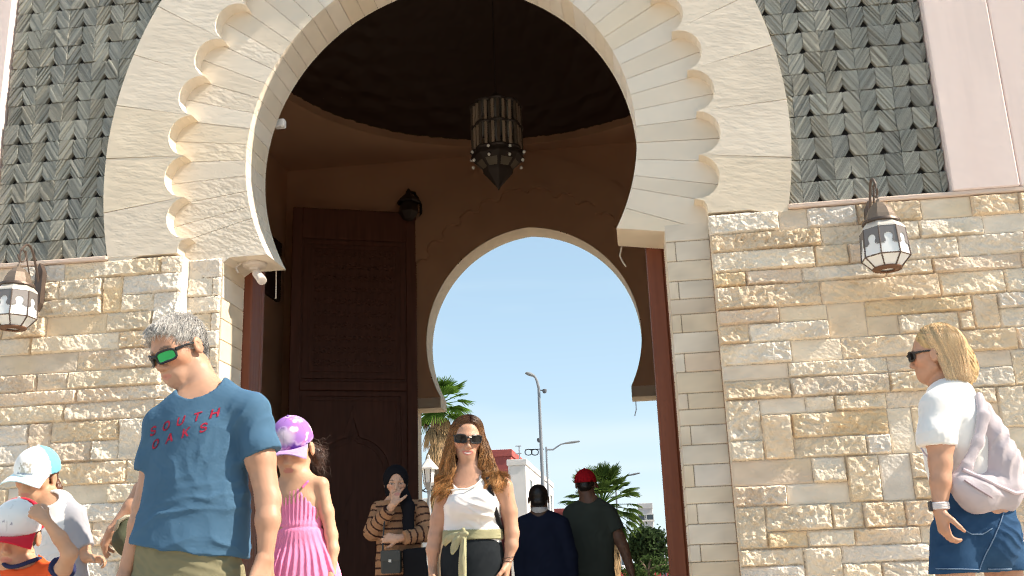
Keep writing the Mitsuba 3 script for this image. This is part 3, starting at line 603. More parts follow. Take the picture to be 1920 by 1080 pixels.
# ---- street lights
def steel(m): return vcol(m, (.22, .24, .27))
def street_light(label, px_top, px_base, Y, arm, cam=False, r=.075):
    k = thing('street_light', label, 'street light', None); t = at(*px_top, Y); b = np.array([t[0], t[1], -.03]); q = tube([b, b+[0, 0, 1.0], b+[0, 0, 1.05], t], [r*1.35, r*1.35, r, r*.6], 10); put(k, 'pole', q, 'plain', smooth=40, color=steel(q))
    A = np.array([at(x, y, Y) for x, y in arm]); q = tube(A, np.linspace(r*.62, r*.45, len(A)), 8); put(k, 'arm', q, 'plain', smooth=40, color=steel(q))
    d = A[-1]-A[-2]; d /= np.linalg.norm(d); e = A[-1]; hl = .5 if cam else 1.; q = tube([e-d*.12, e, e+d*.35*hl, e+d*.72*hl, e+d*.8*hl], [.05, .10, .13, .10, .04], 10); v = np.array(q.vertices); v[:, 2] = e[2]+(v[:, 2]-e[2])*.55; put(k, 'lamp_head', trimesh.Trimesh(v, q.faces, process=False), 'plain', smooth=40, color=vcol(q, (.2, .22, .24)))
    if cam:
        for (x, y), (x2, y2) in (((1011, 731), (1021, 733)), ((1015, 825), (1011, 825))):
            q = cat([tube([at(x, y, Y), at(x2, y2, Y)], .025, 6), lathe([(0, .09), (.09, .07), (.1, 0), (.07, -.09), (0, -.11)], 12, 0, at(x2, y2, Y))]); put(k, 'camera_dome', q, 'plain', smooth=30, color=vcol(q, (.12, .13, .15)))
        for x0 in (985, 997):
            th = np.linspace(0, 2*math.pi, 18); q = cat([tube([at(x0+6+6.5*math.cos(u), 847+4.5*math.sin(u)+(2 if math.sin(u) > 0 else 0), Y) for u in th], .022, 5), tube([at(x0, 843, Y), at(1020, 842, Y)], .018, 5)]); put(k, 'sign_bracket', q, 'plain', color=vcol(q, (.05, .055, .06)))
street_light('tall grey lighting mast with two cameras behind the man in the dark suit', (1010, 725), (1021, 925), 36, [(1010, 727), (1007, 715), (1004, 708), (999, 704)], True, .10)
street_light('grey street light with a curved arm to the right of the tall mast', (1024, 838), (1026, 925), 50, [(1024, 843), (1037, 843), (1044, 838), (1052, 833), (1061, 831)], False, .085)
street_light('distant street light showing above the palm fronds', (1153, 888), (1155, 950), 66, [(1153, 902), (1163, 899), (1172, 894), (1180, 891)], False, .09)
# ---- classic post lantern
k = thing('lamp_post', 'old-style white post lantern between the left jamb and the smiling woman', 'street lamp'); Y = 12.5
p = at(804, 905, Y); W = (.62, .62, .60)
def lp(name, m, c=W, b='plain', **kw): return put(k, name, m, b, color=vcol(m, c), **kw)
lp('post', tube([[p[0], p[1], -.03], [p[0], p[1], .5], [p[0], p[1], .52], p-[0, 0, .12]], [.07, .06, .035, .03], 10), (.35, .36, .37), smooth=40)
lp('scroll', cat([tube([p+[.16*math.cos(u), .03*s, -.12+.05*math.sin(2*u+s)] for u in np.linspace(0, math.pi, 12)], .012, 5) for s in (-1, 1)]), (.07, .07, .07))
lp('base_cup', lathe([(0, -.14), (.05, -.13), (.10, -.02), (.11, .0), (0, .0)], 6, 0, p), (.3, .3, .3))
put(k, 'glass', lathe([(.095, .0), (.125, .26), (0, .26)], 6, 0, p), 'frosted_glass')
for i in range(6):
    g = i*math.pi/3; lp('glazing_bar', tube([p+[.096*math.cos(g), .096*math.sin(g), 0], p+[.127*math.cos(g), .127*math.sin(g), .26]], .010, 5), (.10, .09, .08))
lp('roof', lathe([(0, .25), (.19, .245), (.19, .27), (.10, .37), (.06, .42), (.035, .44), (.03, .47), (0, .50)], 6, 0, p)); lp('finial', lathe([(0, .46), (.035, .49), (0, .53)], 8, 0, p))
# ---- buildings
scene['white_wall'] = principled({**proc(lambda p, n, uv: mix((.48, .47, .46), (.58, .57, .56), fbm(p.x*.5, p.y*.5, p.z*.7, 4)))}, .9, .15)
scene['red_wall'] = principled({**proc(lambda p, n, uv: mix((.27, .07, .065), (.35, .10, .09), fbm(p.x*.5, p.y*.5, p.z*.7, 4)))}, .9, .15)
def building(label, x0, x1, y0, y1, h, bsdf, cols, floors, parapet=.5, side=True, roofbits=False, group=None):
    k = thing('house', label, 'building', group); put(k, 'wall', cbox(x0, x1, y0, y1, -.05, h, .02), bsdf); w = x1-x0; fh = h/floors
    q = cat([cbox(x0-.06, x1+.06, y0-.06, y0+.15, h-.01, h+parapet, .02), cbox(x0-.06, x1+.06, y1-.15, y1+.06, h-.01, h+parapet, .02), cbox(x1-.15, x1+.06, y0+.16, y1-.16, h-.01, h+parapet, .02), cbox(x0-.06, x0+.15, y0+.16, y1-.16, h-.01, h+parapet, .02)]); put(k, 'parapet', q, bsdf)
    def win(a, b, c, d, face):
        f = tri_slab(sbox(a, c, b, d).difference(sbox(a, c, b, d).buffer(-.07)), -.04, .02); g = tri_slab(sbox(a+.06, c+.06, b-.06, d-.06), -.006, .02); sl = cbox(a-.08, b+.08, -.12, .0, c-.09, c-.005, .01)
        def M(m):
            v = np.array(m.vertices)
            if face == 'front': v = v+[0, y0, 0]
            else: v = np.c_[x1-v[:, 1], v[:, 0], v[:, 2]]
            return trimesh.Trimesh(v, m.faces, process=False)
        fr = put(k, 'window', M(f), 'plain', color=vcol(f, (.55, .55, .53))); put(fr, 'pane', M(g), 'window_glass'); put(fr, 'sill', M(sl), 'plain', color=vcol(sl, (.6, .58, .55)))
    for fl in range(floors):
        for c in range(cols):
            xm = x0+w*(c+.5)/cols; win(xm-.42, xm+.42, fl*fh+1.0, fl*fh+1.0+min(1.5, fh-1.5), 'front')
        if side:
            ns = int((y1-y0)/4)
            for c in range(ns):
                ym = y0+(y1-y0)*(c+.5)/ns; win(ym-.5, ym+.5, fl*fh+1.0, fl*fh+1.0+min(1.6, fh-1.3), 'side')
    if roofbits:
        q = cat([tube([[x0+.5+i*.9, y0+1, h+parapet], [x0+.5+i*.9, y0+1, h+parapet+.8]], .03, 5) for i in range(int(w/.9))]+[tube([[x0+.3, y0+1, h+parapet+z], [x1-.3, y0+1, h+parapet+z]], .03, 5) for z in (.4, .8)]); put(k, 'roof_railing', q, 'plain', color=vcol(q, (.25, .26, .28)))
    return k
def bx(px0, px1, ytop, Y): a, b = at(px0, ytop, Y), at(px1, ytop, Y); return a[0], b[0], a[2]
x0, x1, h = bx(952, 985, 862, 46); building('white plastered house with a dark roof railing beside the smiling woman', x0, x1, 46, 62, h-.3, 'white_wall', 0, 2, .3, True, True)
x0, x1, h = bx(900, 958, 845, 52); building('dark red house behind the white house', x0, x1, 52, 64, h-.4, 'red_wall', 0, 3, .4, False)
x0, x1, h = bx(1020, 1075, 955, 70); building('low red house between the two men with their backs turned', x0, x1, 70, 80, h-.3, 'red_wall', 0, 1, .3, False)
x0, x1, h = bx(1196, 1222, 944, 90); building('pale apartment block far away at the right of the far arch', x0, x1, 90, 108, h-.5, 'white_wall', 2, 3, .5, True)
x0, x1, h = bx(775, 870, 935, 40); building('pale low house behind the old-style post lantern', x0, x1, 40, 52, h-.4, 'white_wall', 3, 2, .4, False)
# ---- cars on the road
def car(label, x, y, color, rot=0., kind='hatch'):
    k = thing('parked_car', label, 'car', None); M = T().translate([x, y, .02]).rotate([0, 0, 1], rot)
    prof = [(-2.0, .28), (-2.02, .60), (-1.9, .86), (-1.05, .97), (-.45, 1.43), (.3, 1.50), (1.15, 1.46), (1.75, 1.02), (1.98, .92), (2.03, .55), (1.98, .28)]
    if kind == 'van': prof = [(-2.2, .28), (-2.25, .7), (-2.1, 1.0), (-1.5, 1.15), (-.95, 1.8), (-.5, 1.95), (2.1, 1.95), (2.2, 1.6), (2.25, .6), (2.2, .28)]
    xs = np.array(prof); body = []
    for yy, sc in ((-.82, .93), (-.78, 1.), (0, 1.012), (.78, 1.), (.82, .93)):
        pass
    P = Polygon(prof)
    w = lambda z: .84-.16*np.clip((z-.95)/.6, 0, 1)
    m = fine(slab(prof, -.84, .84, .05), .16); v = np.array(m.vertices); v[:, 1] *= w(v[:, 2])/.84; put(k, 'body', trimesh.Trimesh(v, m.faces, process=False), 'car_paint', smooth=35, color=vcol(m, color), to_world=M)
    hs = (lambda z: Polygon([(-.98, 1.0), (-.45, 1.385), (.3, 1.445), (1.05, 1.41), (1.55, 1.02)])) if kind != 'van' else (lambda z: Polygon([(-1.4, 1.2), (-.9, 1.75), (1.9, 1.75), (1.9, 1.2)]))
    for s in (-1, 1):
        g = fine(tri_slab(hs(0).buffer(-.03).difference(sbox(.25, 0, .32, 3)), -.012, .012), .2); v = np.array(g.vertices); v[:, 1] = s*(w(v[:, 2])+.002)+v[:, 1]*.5; g = trimesh.Trimesh(v, g.faces, process=False); put(k, 'side_window', g, 'window_glass', to_world=M)
    a, b = ((-1.02, .99), (-.49, 1.41)) if kind != 'van' else ((-1.46, 1.2), (-.98, 1.78))
    q = hull([(a[0]-.02, s*.70, a[1]) for s in (-1, 1)]+[(b[0]-.02, s*.58, b[1]) for s in (-1, 1)]+[(a[0]+.05, s*.70, a[1]) for s in (-1, 1)]+[(b[0]+.05, s*.58, b[1]) for s in (-1, 1)]); put(k, 'windscreen', q, 'window_glass', to_world=M)
    for wx in (-1.28, 1.28):
        for s in (-1, 1):
            q = lathe([(.0, -.09), (.18, -.10), (.30, -.10), (.32, -.07), (.32, .07), (.30, .10), (.18, .10), (0, .09)], 24); V = np.array(q.vertices); V = np.c_[V[:, 0]+wx, V[:, 2]+s*.76, V[:, 1]+.32]; q = trimesh.Trimesh(V, q.faces[:, ::-1], process=False)
            wh = put(k, 'wheel', q, 'plain', color=vcol(q, (.02, .02, .02)), smooth=35, to_world=M)
            q = lathe([(0, 0), (.18, 0), (.17, .012), (0, .02)], 16); V = np.array(q.vertices); V = np.c_[V[:, 0]+wx, s*(.862+V[:, 2]), V[:, 1]+.32]; q = trimesh.Trimesh(V, q.faces, process=False); put(wh, 'rim', q, 'plain', color=vcol(q, (.5, .5, .5)), to_world=M)
    for s in (-1, 1):
        q = cbox(-2.05, -1.93, s*.58-.16, s*.58+.16, .62, .78, .03); put(k, 'headlight', q, 'gloss', color=vcol(q, (.7, .72, .74)), to_world=M)
        q = cbox(1.93, 2.05, s*.60-.12, s*.60+.12, .66, .86, .03); put(k, 'tail_light', q, 'gloss', color=vcol(q, (.4, .02, .02)), to_world=M)
p = at(1216, 1061, 57); car('red car parked at the right of the far arch behind a passer-by', p[0], 57.5, (.42, .02, .02), 8)
p = at(1166, 1055, 72); car('white van left of the red car, mostly hidden by the man in the red cap', p[0], 72, (.7, .7, .7), 90, 'van')
# ------------------------------------------------------------------ people: smooth bodies from blended limbs
scene['skin'] = bumped({'type': 'principled', 'base_color': VC, 'roughness': .48, 'specular': .4}, lambda p, n, uv: .6*fbm(p.x*230, p.y*230, p.z*230, 2)+.4*fbm(p.x*60, p.y*60, p.z*60, 2), .0004)
scene['cloth'] = bumped(principled(VC, .9, .12, sheen=.3), lambda p, n, uv: fbm(p.x*160, p.y*160, p.z*160, 2), .0012)
scene['dark_cloth'] = principled(VC, .92, .08)
scene['denim'] = bumped(principled({**proc(lambda p, n, uv: mix((.018, .050, .115), (.035, .085, .17), fbm(p.x*22, p.y*22, p.z*22, 3)))}, .9, .1), lambda p, n, uv: noise((p.x+p.z)*420, p.y*300, (p.z-p.x)*160), .0012)
scene['hair'] = {'type': 'principled', 'base_color': VC, 'roughness': .42, 'specular': .45, 'anisotropic': .3}
scene['lens_dark'] = principled((.010, .009, .009), .16, .3)
scene['lens_green'] = bumped(principled((.05, .42, .16), .14, .5, metallic=1.), lambda p, n, uv: fbm(p.x*30, p.y*30, p.z*30, 2), .006, .004)
scene['leather'] = principled(VC, .4, .4)
def smax(a, b, k=.007): h = np.maximum(k-np.abs(a-b), 0)/k; return np.maximum(a, b)+h*h*k/4
def unit(v): v = np.asarray(v, float); return v/(np.linalg.norm(v)+1e-12)
def ridge(x): return 1-np.abs(2*(x-np.floor(x))-1)
class Body:
    """A list of blended round cones and ellipsoids; positions in photo pixels at the distance Y (+dy), radii in those pixels."""
    def __init__(s, Y): s.Y = Y; s.pr, s.mods = [], []
    def P(s, x, y, dy=0): return at(x, y, s.Y+dy)
    def m(s, x, y, r, dy=0): return r*mpp(x, y, s.Y+dy)
    def cone(s, a, b, ra, rb, k=.02, sq=None, op=1, cutp=None): s.pr.append(('c', np.asarray(a, float), np.asarray(b, float), float(ra), float(rb), k, sq, op, cutp)); return s
    def ell(s, c, r, R=None, k=.02, op=1): s.pr.append(('e', np.asarray(c, float), np.asarray(r, float), np.eye(3) if R is None else np.asarray(R), 0, k, None, op)); return s
    def chain(s, pts, k=.02, f=1., ax=(0, 1, 0), op=1, cutp=None):
        sq = None if f == 1. else (np.asarray(ax, float), f)
        for a, b in zip(pts[:-1], pts[1:]):
            da, db = (a[3] if len(a) > 3 else 0), (b[3] if len(b) > 3 else 0)
            s.cone(s.P(a[0], a[1], da), s.P(b[0], b[1], db), s.m(a[0], a[1], a[2], da), s.m(b[0], b[1], b[2], db), k, sq, op, cutp)
        return s
    def cut(s, x0, y0, x1, y1, dy=0, tilt=0.):
        """Removes what lies below the line from (x0, y0) to (x1, y1) of the photo (left to right)."""
        a, b = s.P(x0, y0, dy), s.P(x1, y1, dy); n = unit(np.cross(b-a, [0, 1, tilt])); n = n if n[2] < 0 else -n
        if abs(n[2]) < .05: n = unit(np.cross(b-a, [0, 1, 0]))
        s.mods.append(lambda p, d: np.maximum(d, (p-a)@n)); return s
    def plane(s, a, n):
        n = unit(n); a = np.asarray(a, float); s.mods.append(lambda p, d: np.maximum(d, (p-a)@n)); return s
    def fold(s, x, y, rad, ang, lam, amp, dy=0, aspect=1.):
        """Creases round a photo pixel, running at ang degrees (0 = level), spaced lam metres."""
        c = s.P(x, y, dy); a = math.radians(ang); t = np.array([math.cos(a), 0, math.sin(a)]); n = np.array([-math.sin(a), 0, math.cos(a)]); r = s.m(x, y, rad)
        def fn(p, d):
            q = p-c; u, w = q@n, q@t; g = np.exp(-(u*u+(w/aspect)**2+(q[:, 1]*.5)**2)/r**2)
            ph = u/lam+2.2*meshkit.noise(p*6+c*5, 3)+.7*meshkit.noise(p*15, 4); br = np.clip(meshkit.noise(p*9+c*3, 6)*2.2-.5, 0, 1.2); return d-amp*g*(br*ridge(ph)**2.2-.25)
        s.mods.append(fn); return s
    def rough(s, amp, freq, stretch=(1, 1, 1), seed=0):
        st = np.asarray(stretch, float); s.mods.append(lambda p, d: d-amp*2*(meshkit.fbm(p*freq*st, 3, seed)-.5)); return s
    def prim(s, q, p):
        if q[0] == 'c':
            _, a, b, ra, rb, k, sq, op, cp = q; w, v = p-a, b-a
            if sq is not None:
                n, f = sq; g = 1/f-1; w = w+(w@n)[:, None]*n*g; v = v+n*(v@n)*g
            h = np.clip((w@v)/max(v@v, 1e-12), 0, 1); d = np.linalg.norm(w-h[:, None]*v, axis=1)-(ra+(rb-ra)*h)
            return d if cp is None else np.maximum(d, (p-cp[0])@unit(cp[1]))
        _, c, r, R, _, k, _, op = q; w = (p-c)@R.T/r; k0 = np.linalg.norm(w, axis=1); k1 = np.linalg.norm(w/r, axis=1); return k0*(k0-1)/np.maximum(k1, 1e-6)
    def eval(s, p, mods=True):
        d = np.full(len(p), 1.)
        for q in s.pr:
            k = q[5]
            if q[0] == 'c':
                f = 1 if q[6] is None else max(1, q[6][1]); R = (max(q[3], q[4])*f+np.linalg.norm(q[2]-q[1])/2+k+.10); c = (q[1]+q[2])/2
            else: R = q[2].max()+k+.10; c = q[1]
            i = np.nonzero(np.abs(p-c).max(1) < R)[0]
            if not len(i): continue
            e = s.prim(q, p[i]); D = d[i]
            if q[7] > 0: hh = np.maximum(k-np.abs(D-e), 0)/max(k, 1e-9); d[i] = np.minimum(D, e)-hh*hh*k/4
            else: e = -e; hh = np.maximum(k-np.abs(D-e), 0)/max(k, 1e-9); d[i] = np.maximum(D, e)+hh*hh*k/4
        if mods:
            for fn in s.mods: d = fn(p, d)
        return d
    def bounds(s):
        lo, hi = np.full(3, 1e9), np.full(3, -1e9)
        for q in s.pr:
            if q[7] < 0: continue
            if q[0] == 'c':
                f = 1 if q[6] is None else max(1, q[6][1])
                for c, r in ((q[1], q[3]*f), (q[2], q[4]*f)): lo = np.minimum(lo, c-r); hi = np.maximum(hi, c+r)
            else: lo = np.minimum(lo, q[1]-q[2].max()); hi = np.maximum(hi, q[1]+q[2].max())
        return lo-.03, hi+.03
    def mesh(s, h=.006):
        lo, hi = s.bounds(); H = 4*h; n = np.ceil((hi-lo)/H).astype(int)+1
        g = np.stack(np.meshgrid(*[np.arange(k) for k in n], indexing='ij'), -1)
        C = s.eval(lo+(g.reshape(-1, 3)+.5)*H, False).reshape(n); act = np.abs(C) < H*2.2+.03
        D = np.repeat(np.repeat(np.repeat(np.where(C < 0, -1., 1.).astype(np.float32), 4, 0), 4, 1), 4, 2); A = np.repeat(np.repeat(np.repeat(act, 4, 0), 4, 1), 4, 2)
        ii = np.argwhere(A); D[A] = s.eval(lo+(ii+.5)*h).astype(np.float32)
        D[[0, -1]] = 1; D[:, [0, -1]] = 1; D[:, :, [0, -1]] = 1
        v, f = surface_nets(D); v = lo+(v+.5)*h; m = trimesh.Trimesh(v, f, process=False)
        # drop specks
        return m
def surface_nets(D):
    S = D < 0; c = [(i, j, k) for i in (0, 1) for j in (0, 1) for k in (0, 1)]; sh = [x-1 for x in D.shape]
    sl = lambda X, o: X[o[0]:o[0]+sh[0], o[1]:o[1]+sh[1], o[2]:o[2]+sh[2]]
    cnt = np.zeros(sh, np.int8)
    for o in c: cnt += sl(S, o)
    act = (cnt > 0) & (cnt < 8); idx = np.argwhere(act); ids = np.full(sh, -1, np.int32); ids[act] = np.arange(len(idx))
    V = np.stack([D[idx[:, 0]+o[0], idx[:, 1]+o[1], idx[:, 2]+o[2]] for o in c], 1).astype(float); cc = np.array(c, float)
    acc, w = np.zeros((len(idx), 3)), np.zeros(len(idx))
    for a in range(8):
        for b in range(a+1, 8):
            if np.abs(cc[a]-cc[b]).sum() != 1: continue
            x = (V[:, a] < 0) != (V[:, b] < 0); den = V[:, a]-V[:, b]; t = np.where(x, V[:, a]/np.where(np.abs(den) < 1e-12, 1, den), 0)
            acc += x[:, None]*(cc[a]+(cc[b]-cc[a])*t[:, None]); w += x
    v = idx+acc/w[:, None]; F = []
    for ax in range(3):
        o = [0, 0, 0]; o[ax] = 1; A = S[:-1] if ax == 0 else S[:, :-1] if ax == 1 else S[:, :, :-1]; B = S[1:] if ax == 0 else S[:, 1:] if ax == 1 else S[:, :, 1:]
        e = np.argwhere(A != B); u, w_ = [(1, 2), (2, 0), (0, 1)][ax]
        ok = (e[:, u] > 0) & (e[:, w_] > 0) & (e[:, u] < sh[u]) & (e[:, w_] < sh[w_]) & (e[:, ax] < sh[ax]); e = e[ok]
        def cid(du, dw): q = e.copy(); q[:, u] += du; q[:, w_] += dw; return ids[q[:, 0], q[:, 1], q[:, 2]]
        q = np.stack([cid(-1, -1), cid(0, -1), cid(0, 0), cid(-1, 0)], 1); fl = ~A[e[:, 0], e[:, 1], e[:, 2]]; q[fl] = q[fl][:, ::-1]; q = q[(q >= 0).all(1)]
        F += [q[:, [0, 1, 2]], q[:, [0, 2, 3]]]
    return v, np.vstack(F)
def frame(yaw, pitch, roll=0.):
    """Columns: the person's left, forward and up. yaw 0 looks at the camera, positive turns towards the photo's right; pitch positive looks down."""
    y, p, r = (math.radians(a) for a in (yaw, pitch, roll)); f0 = np.array([math.sin(y), -math.cos(y), 0]); l = np.cross([0, 0, 1.], f0)
    f = f0*math.cos(p)-np.array([0, 0, math.sin(p)]); u = np.cross(f, l)*-1; u = np.cross(l, f)
    u = u if u[2] > 0 else -u
    l2 = l*math.cos(r)+u*math.sin(r); u2 = u*math.cos(r)-l*math.sin(r); return np.stack([l2, f, u2], 1)
class Head:
    def __init__(s, B, c, H, yaw, pitch, roll=0., soft=1., nose=1., eyes=True):
        """c: the head's middle (world), H: chin to crown in metres."""
        c = np.asarray(c, float); s.R = frame(yaw+math.degrees(math.atan2(CAM[0]-c[0], c[1]-CAM[1])), pitch, roll); s.H = H; s.o = np.asarray(c, float)-s.R@np.array([0, 0, .5])*H; s.B = B
        w = s.w; e = lambda c, r, k=.05, op=1, R=None: B.ell(w(c), np.array(r)*H, s.R.T if R is None else R, k*H, op)
        cn = lambda a, b, ra, rb, k=.05, op=1: B.cone(w(a), w(b), ra*H, rb*H, k*H, None, op)
        e((0, -.06, .635), (.335, .415, .365)); e((0, .09, .43), (.285, .285, .36), .1)
        for x in (-1, 1):
            cn((x*.235, .00, .25), (x*.085, .25, .075), .075, .07, .10); e((x*.19, .205, .40), (.10, .11, .10), .12); cn((x*.05, .345, .575), (x*.20, .27, .575), .042, .045, .08)
            e((x*.145, .385, .49), (.085, .07, .05), .05, -1)
            e((x*.362, -.05, .46), (.040, .085, .135), .02); e((x*.405, -.02, .465), (.022, .045, .085), .012, -1)
            e((x*.055*nose, .385, .318), (.038, .045, .034), .025)
        cn((0, .27, .075), (0, .285, .10), .085, .09, .10); cn((-.10, .27, .19), (.10, .27, .19), .09, .09, .10)
        cn((0, .335, .53), (0, .435*(.96+.04*nose), .345), .034, .055, .05)
        e((0, .33, .215), (.125, .055, .055), .06); e((0, .362, .214), (.092, .03, .021), .012); e((0, .358, .165), (.080, .032, .026), .012); e((0, .388, .190), (.11, .02, .0085), .008, -1)
        if eyes:
            for x in (-1, 1): e((x*.145, .285, .488), (.075, .075, .066), .008)
    def w(s, c): return s.o+s.R@(np.asarray(c, float)*s.H)
    def loc(s, p): return (np.asarray(p)-s.o)@s.R/s.H
    def paint(s, v, col, lips=(.52, .20, .17), brow=(.12, .08, .06), stubble=None, eye=True, smile=0.):
        q = s.loc(v); col = col.copy(); front = q[:, 1] > .2
        def blob(m, c, a): col[m] = col[m]*(1-a)+np.asarray(c)*a
        ch = np.exp(-(((np.abs(q[:, 0])-.2)/.10)**2+((q[:, 2]-.38)/.10)**2))*(q[:, 1] > .1); col += ch[:, None]*np.array([.05, -.03, -.03])
        if stubble is not None: blob((q[:, 2] < .27) & (q[:, 2] > -.02) & (q[:, 1] > .0) & (np.hypot(q[:, 0]/.1, (q[:, 2]-.19)/.045) > 1.0), stubble, .35)
        blob(front & ((q[:, 0]/(.098+.03*smile))**2+((q[:, 2]-.19-1.6*smile*q[:, 0]**2)/.05)**2 < 1) & (q[:, 1] > .28), lips, .8)
        if smile: blob(front & ((q[:, 0]/.092)**2+((q[:, 2]-.188-1.6*smile*q[:, 0]**2)/.017)**2 < 1) & (q[:, 1] > .28), (.74, .70, .66), .9)
        if eye:
            for x in (-1, 1):
                blob(front & (((q[:, 0]-x*.155)/.085)**2+((q[:, 2]-.585-.10*(.14-abs(q[:, 0]-x*.15)))/.018)**2 < 1), brow, .85)
                blob(front & (((q[:, 0]-x*.145)/.068)**2+((q[:, 2]-.484)/.022)**2 < 1), (.40, .36, .34), .85)
                blob(front & (((q[:, 0]-x*.145)/.030)**2+((q[:, 2]-.487)/.024)**2 < 1), (.06, .035, .02), .95)
                blob(front & (np.abs(((q[:, 0]-x*.145)/.078)**2+((q[:, 2]-.487)/.038)**2-1) < .28) & (q[:, 2] > .48), (.08, .05, .04), .8)
        return np.clip(col, 0, 1)
def hand(B, w, fwd, palm, thumb, size=1., curl=(25, 35, 25), spread=.10, k=.010, tcurl=.5, curls=None):
    """Palm, four fingers and a thumb from the wrist w; palm: the way the palm faces; thumb: +1/-1, the thumb's side along fwd x palm."""
    f = unit(fwd); n = unit(np.asarray(palm, float)-f*(np.asarray(palm, float)@f)); sd = np.cross(f, n)*thumb; S = size; w = np.asarray(w, float)
    L = lambda a, b, c: w+(f*a+sd*b+n*c)*S
    knu = [L(.092, .030, 0), L(.096, .010, -.003), L(.090, -.011, -.002), L(.080, -.030, 0)]
    for i, q in enumerate(knu): B.cone(L(.008, .014-.009*i, 0), q, .0175*S, .0115*S, .014*S)
    B.ell(L(.05, 0, .004), np.array([.040, .030, .015])*S, np.stack([f, sd, n]), .014*S)
    Ls, rs = (.072, .081, .074, .058), (.0092, .0095, .009, .008)
    for i, q in enumerate(knu):
        cu = curls[i] if curls else curl; d0 = unit(f+sd*spread*(1.2-.8*i)); a = 0.; p = q; r = rs[i]*S
        for j, fr in enumerate((.45, .31, .24)):
            a += math.radians(cu[j]*(1+.10*(i-1))); d = d0*math.cos(a)+n*math.sin(a); e = p+d*Ls[i]*fr*S; r2 = r*.90; B.cone(p, e, r, r2, .004*S if j else .008*S); p, r = e, r2
    t0 = L(.022, .022, .006); t1 = t0+unit(f*.62+sd*.72+n*.25)*.045*S; t2 = t1+unit(f*.85+sd*.35+n*tcurl)*.034*S; t3 = t2+unit(f*.9+sd*.05+n*tcurl*1.6)*.028*S
    B.cone(t0, t1, .017*S, .0125*S, .012*S); B.cone(t1, t2, .0118*S, .0105*S, .005*S); B.cone(t2, t3, .0105*S, .008*S, .004*S)
def strands(roots, paths, r0, n=4):
    """Thin tapered locks: paths is a list of (k, 3) point arrays."""
    ms = [tube(p, np.linspace(1, .25, len(p))*r*np.minimum(1, np.linspace(.6, 3, len(p))), n, False) for p, r in zip(paths, np.broadcast_to(r0, (len(paths),)))]
    return cat(ms)
def hair_strands(P, r0, col, tip=None, sides=3):
    """P (n, k, 3) strand paths, r0 radius at the root, col (n, 3) colours, tip (n, 3) colours at the ends."""
    n, K = P.shape[:2]; t = np.gradient(P, axis=1); t /= np.linalg.norm(t, axis=2, keepdims=True)+1e-9; a = np.cross(t, [.31, .57, .76]); a /= np.linalg.norm(a, axis=2, keepdims=True)+1e-9; b = np.cross(t, a)
    g = np.arange(sides)*2*np.pi/sides; rad = np.broadcast_to(r0, (n,))[:, None]*np.linspace(1, .35, K)[None]
    v = (P[:, :, None]+rad[:, :, None, None]*(np.cos(g)[None, None, :, None]*a[:, :, None]+np.sin(g)[None, None, :, None]*b[:, :, None])).reshape(-1, 3)
    base = (np.arange(n)[:, None]*K+np.arange(K-1)[None]).reshape(-1, 1)*sides; j = np.arange(sides)[None]; q = (j+1) % sides
    f = np.stack([np.stack([base+j, base+q, base+sides+q], -1), np.stack([base+j, base+sides+q, base+sides+j], -1)], 2).reshape(-1, 3)
    w = np.linspace(0, 1, K)[None, :, None]; c = col[:, None]*(1-w)+(col if tip is None else tip)[:, None]*w; return trimesh.Trimesh(v, f, process=False), np.clip(np.repeat(c.reshape(-1, 3), sides, 0), 0, 1)
def resample(P, K):
    """Control paths (n, m, 3) to smooth paths of K points."""
    n, m = P.shape[:2]; u = np.linspace(0, m-1-1e-6, K); i = u.astype(int); f = (u-i)[None, :, None]; g = lambda k: P[:, np.clip(k, 0, m-1)]
    p0, p1, p2, p3 = g(i-1), g(i), g(i+1), g(i+2); return .5*(2*p1+(p2-p0)*f+(2*p0-5*p1+4*p2-p3)*f**2+(3*p1-p0-3*p2+p3)*f**3)
def combed(mesh, comb, n, L, r0, colf, seed, lift=.003, K=6, keep=None):
    """Short hair lying on a mesh: each strand follows comb(p) along the surface."""
    r = np.random.default_rng(seed); V, N = np.array(mesh.vertices), np.array(mesh.vertex_normals); ok = np.arange(len(V)) if keep is None else np.nonzero(keep(V, N))[0]; i = r.choice(ok, n); p, nn = V[i]+r.normal(0, .001, (n, 3)), N[i]
    d = comb(p)+r.normal(0, .22, (n, 3)); d -= nn*(d*nn).sum(1, keepdims=True); d /= np.linalg.norm(d, axis=1, keepdims=True)+1e-9; l = L*r.uniform(.6, 1.25, (n, 1, 1)); t = np.linspace(0, 1, K)[None, :, None]
    P = p[:, None]-nn[:, None]*.002+d[:, None]*t*l+nn[:, None]*(lift*np.sin(t*2.2)*r.uniform(.4, 1.8, (n, 1, 1))-t**2*l**2*4.2); c = colf(p, r, n); return hair_strands(P, r0*r.uniform(.7, 1.3, n), c)
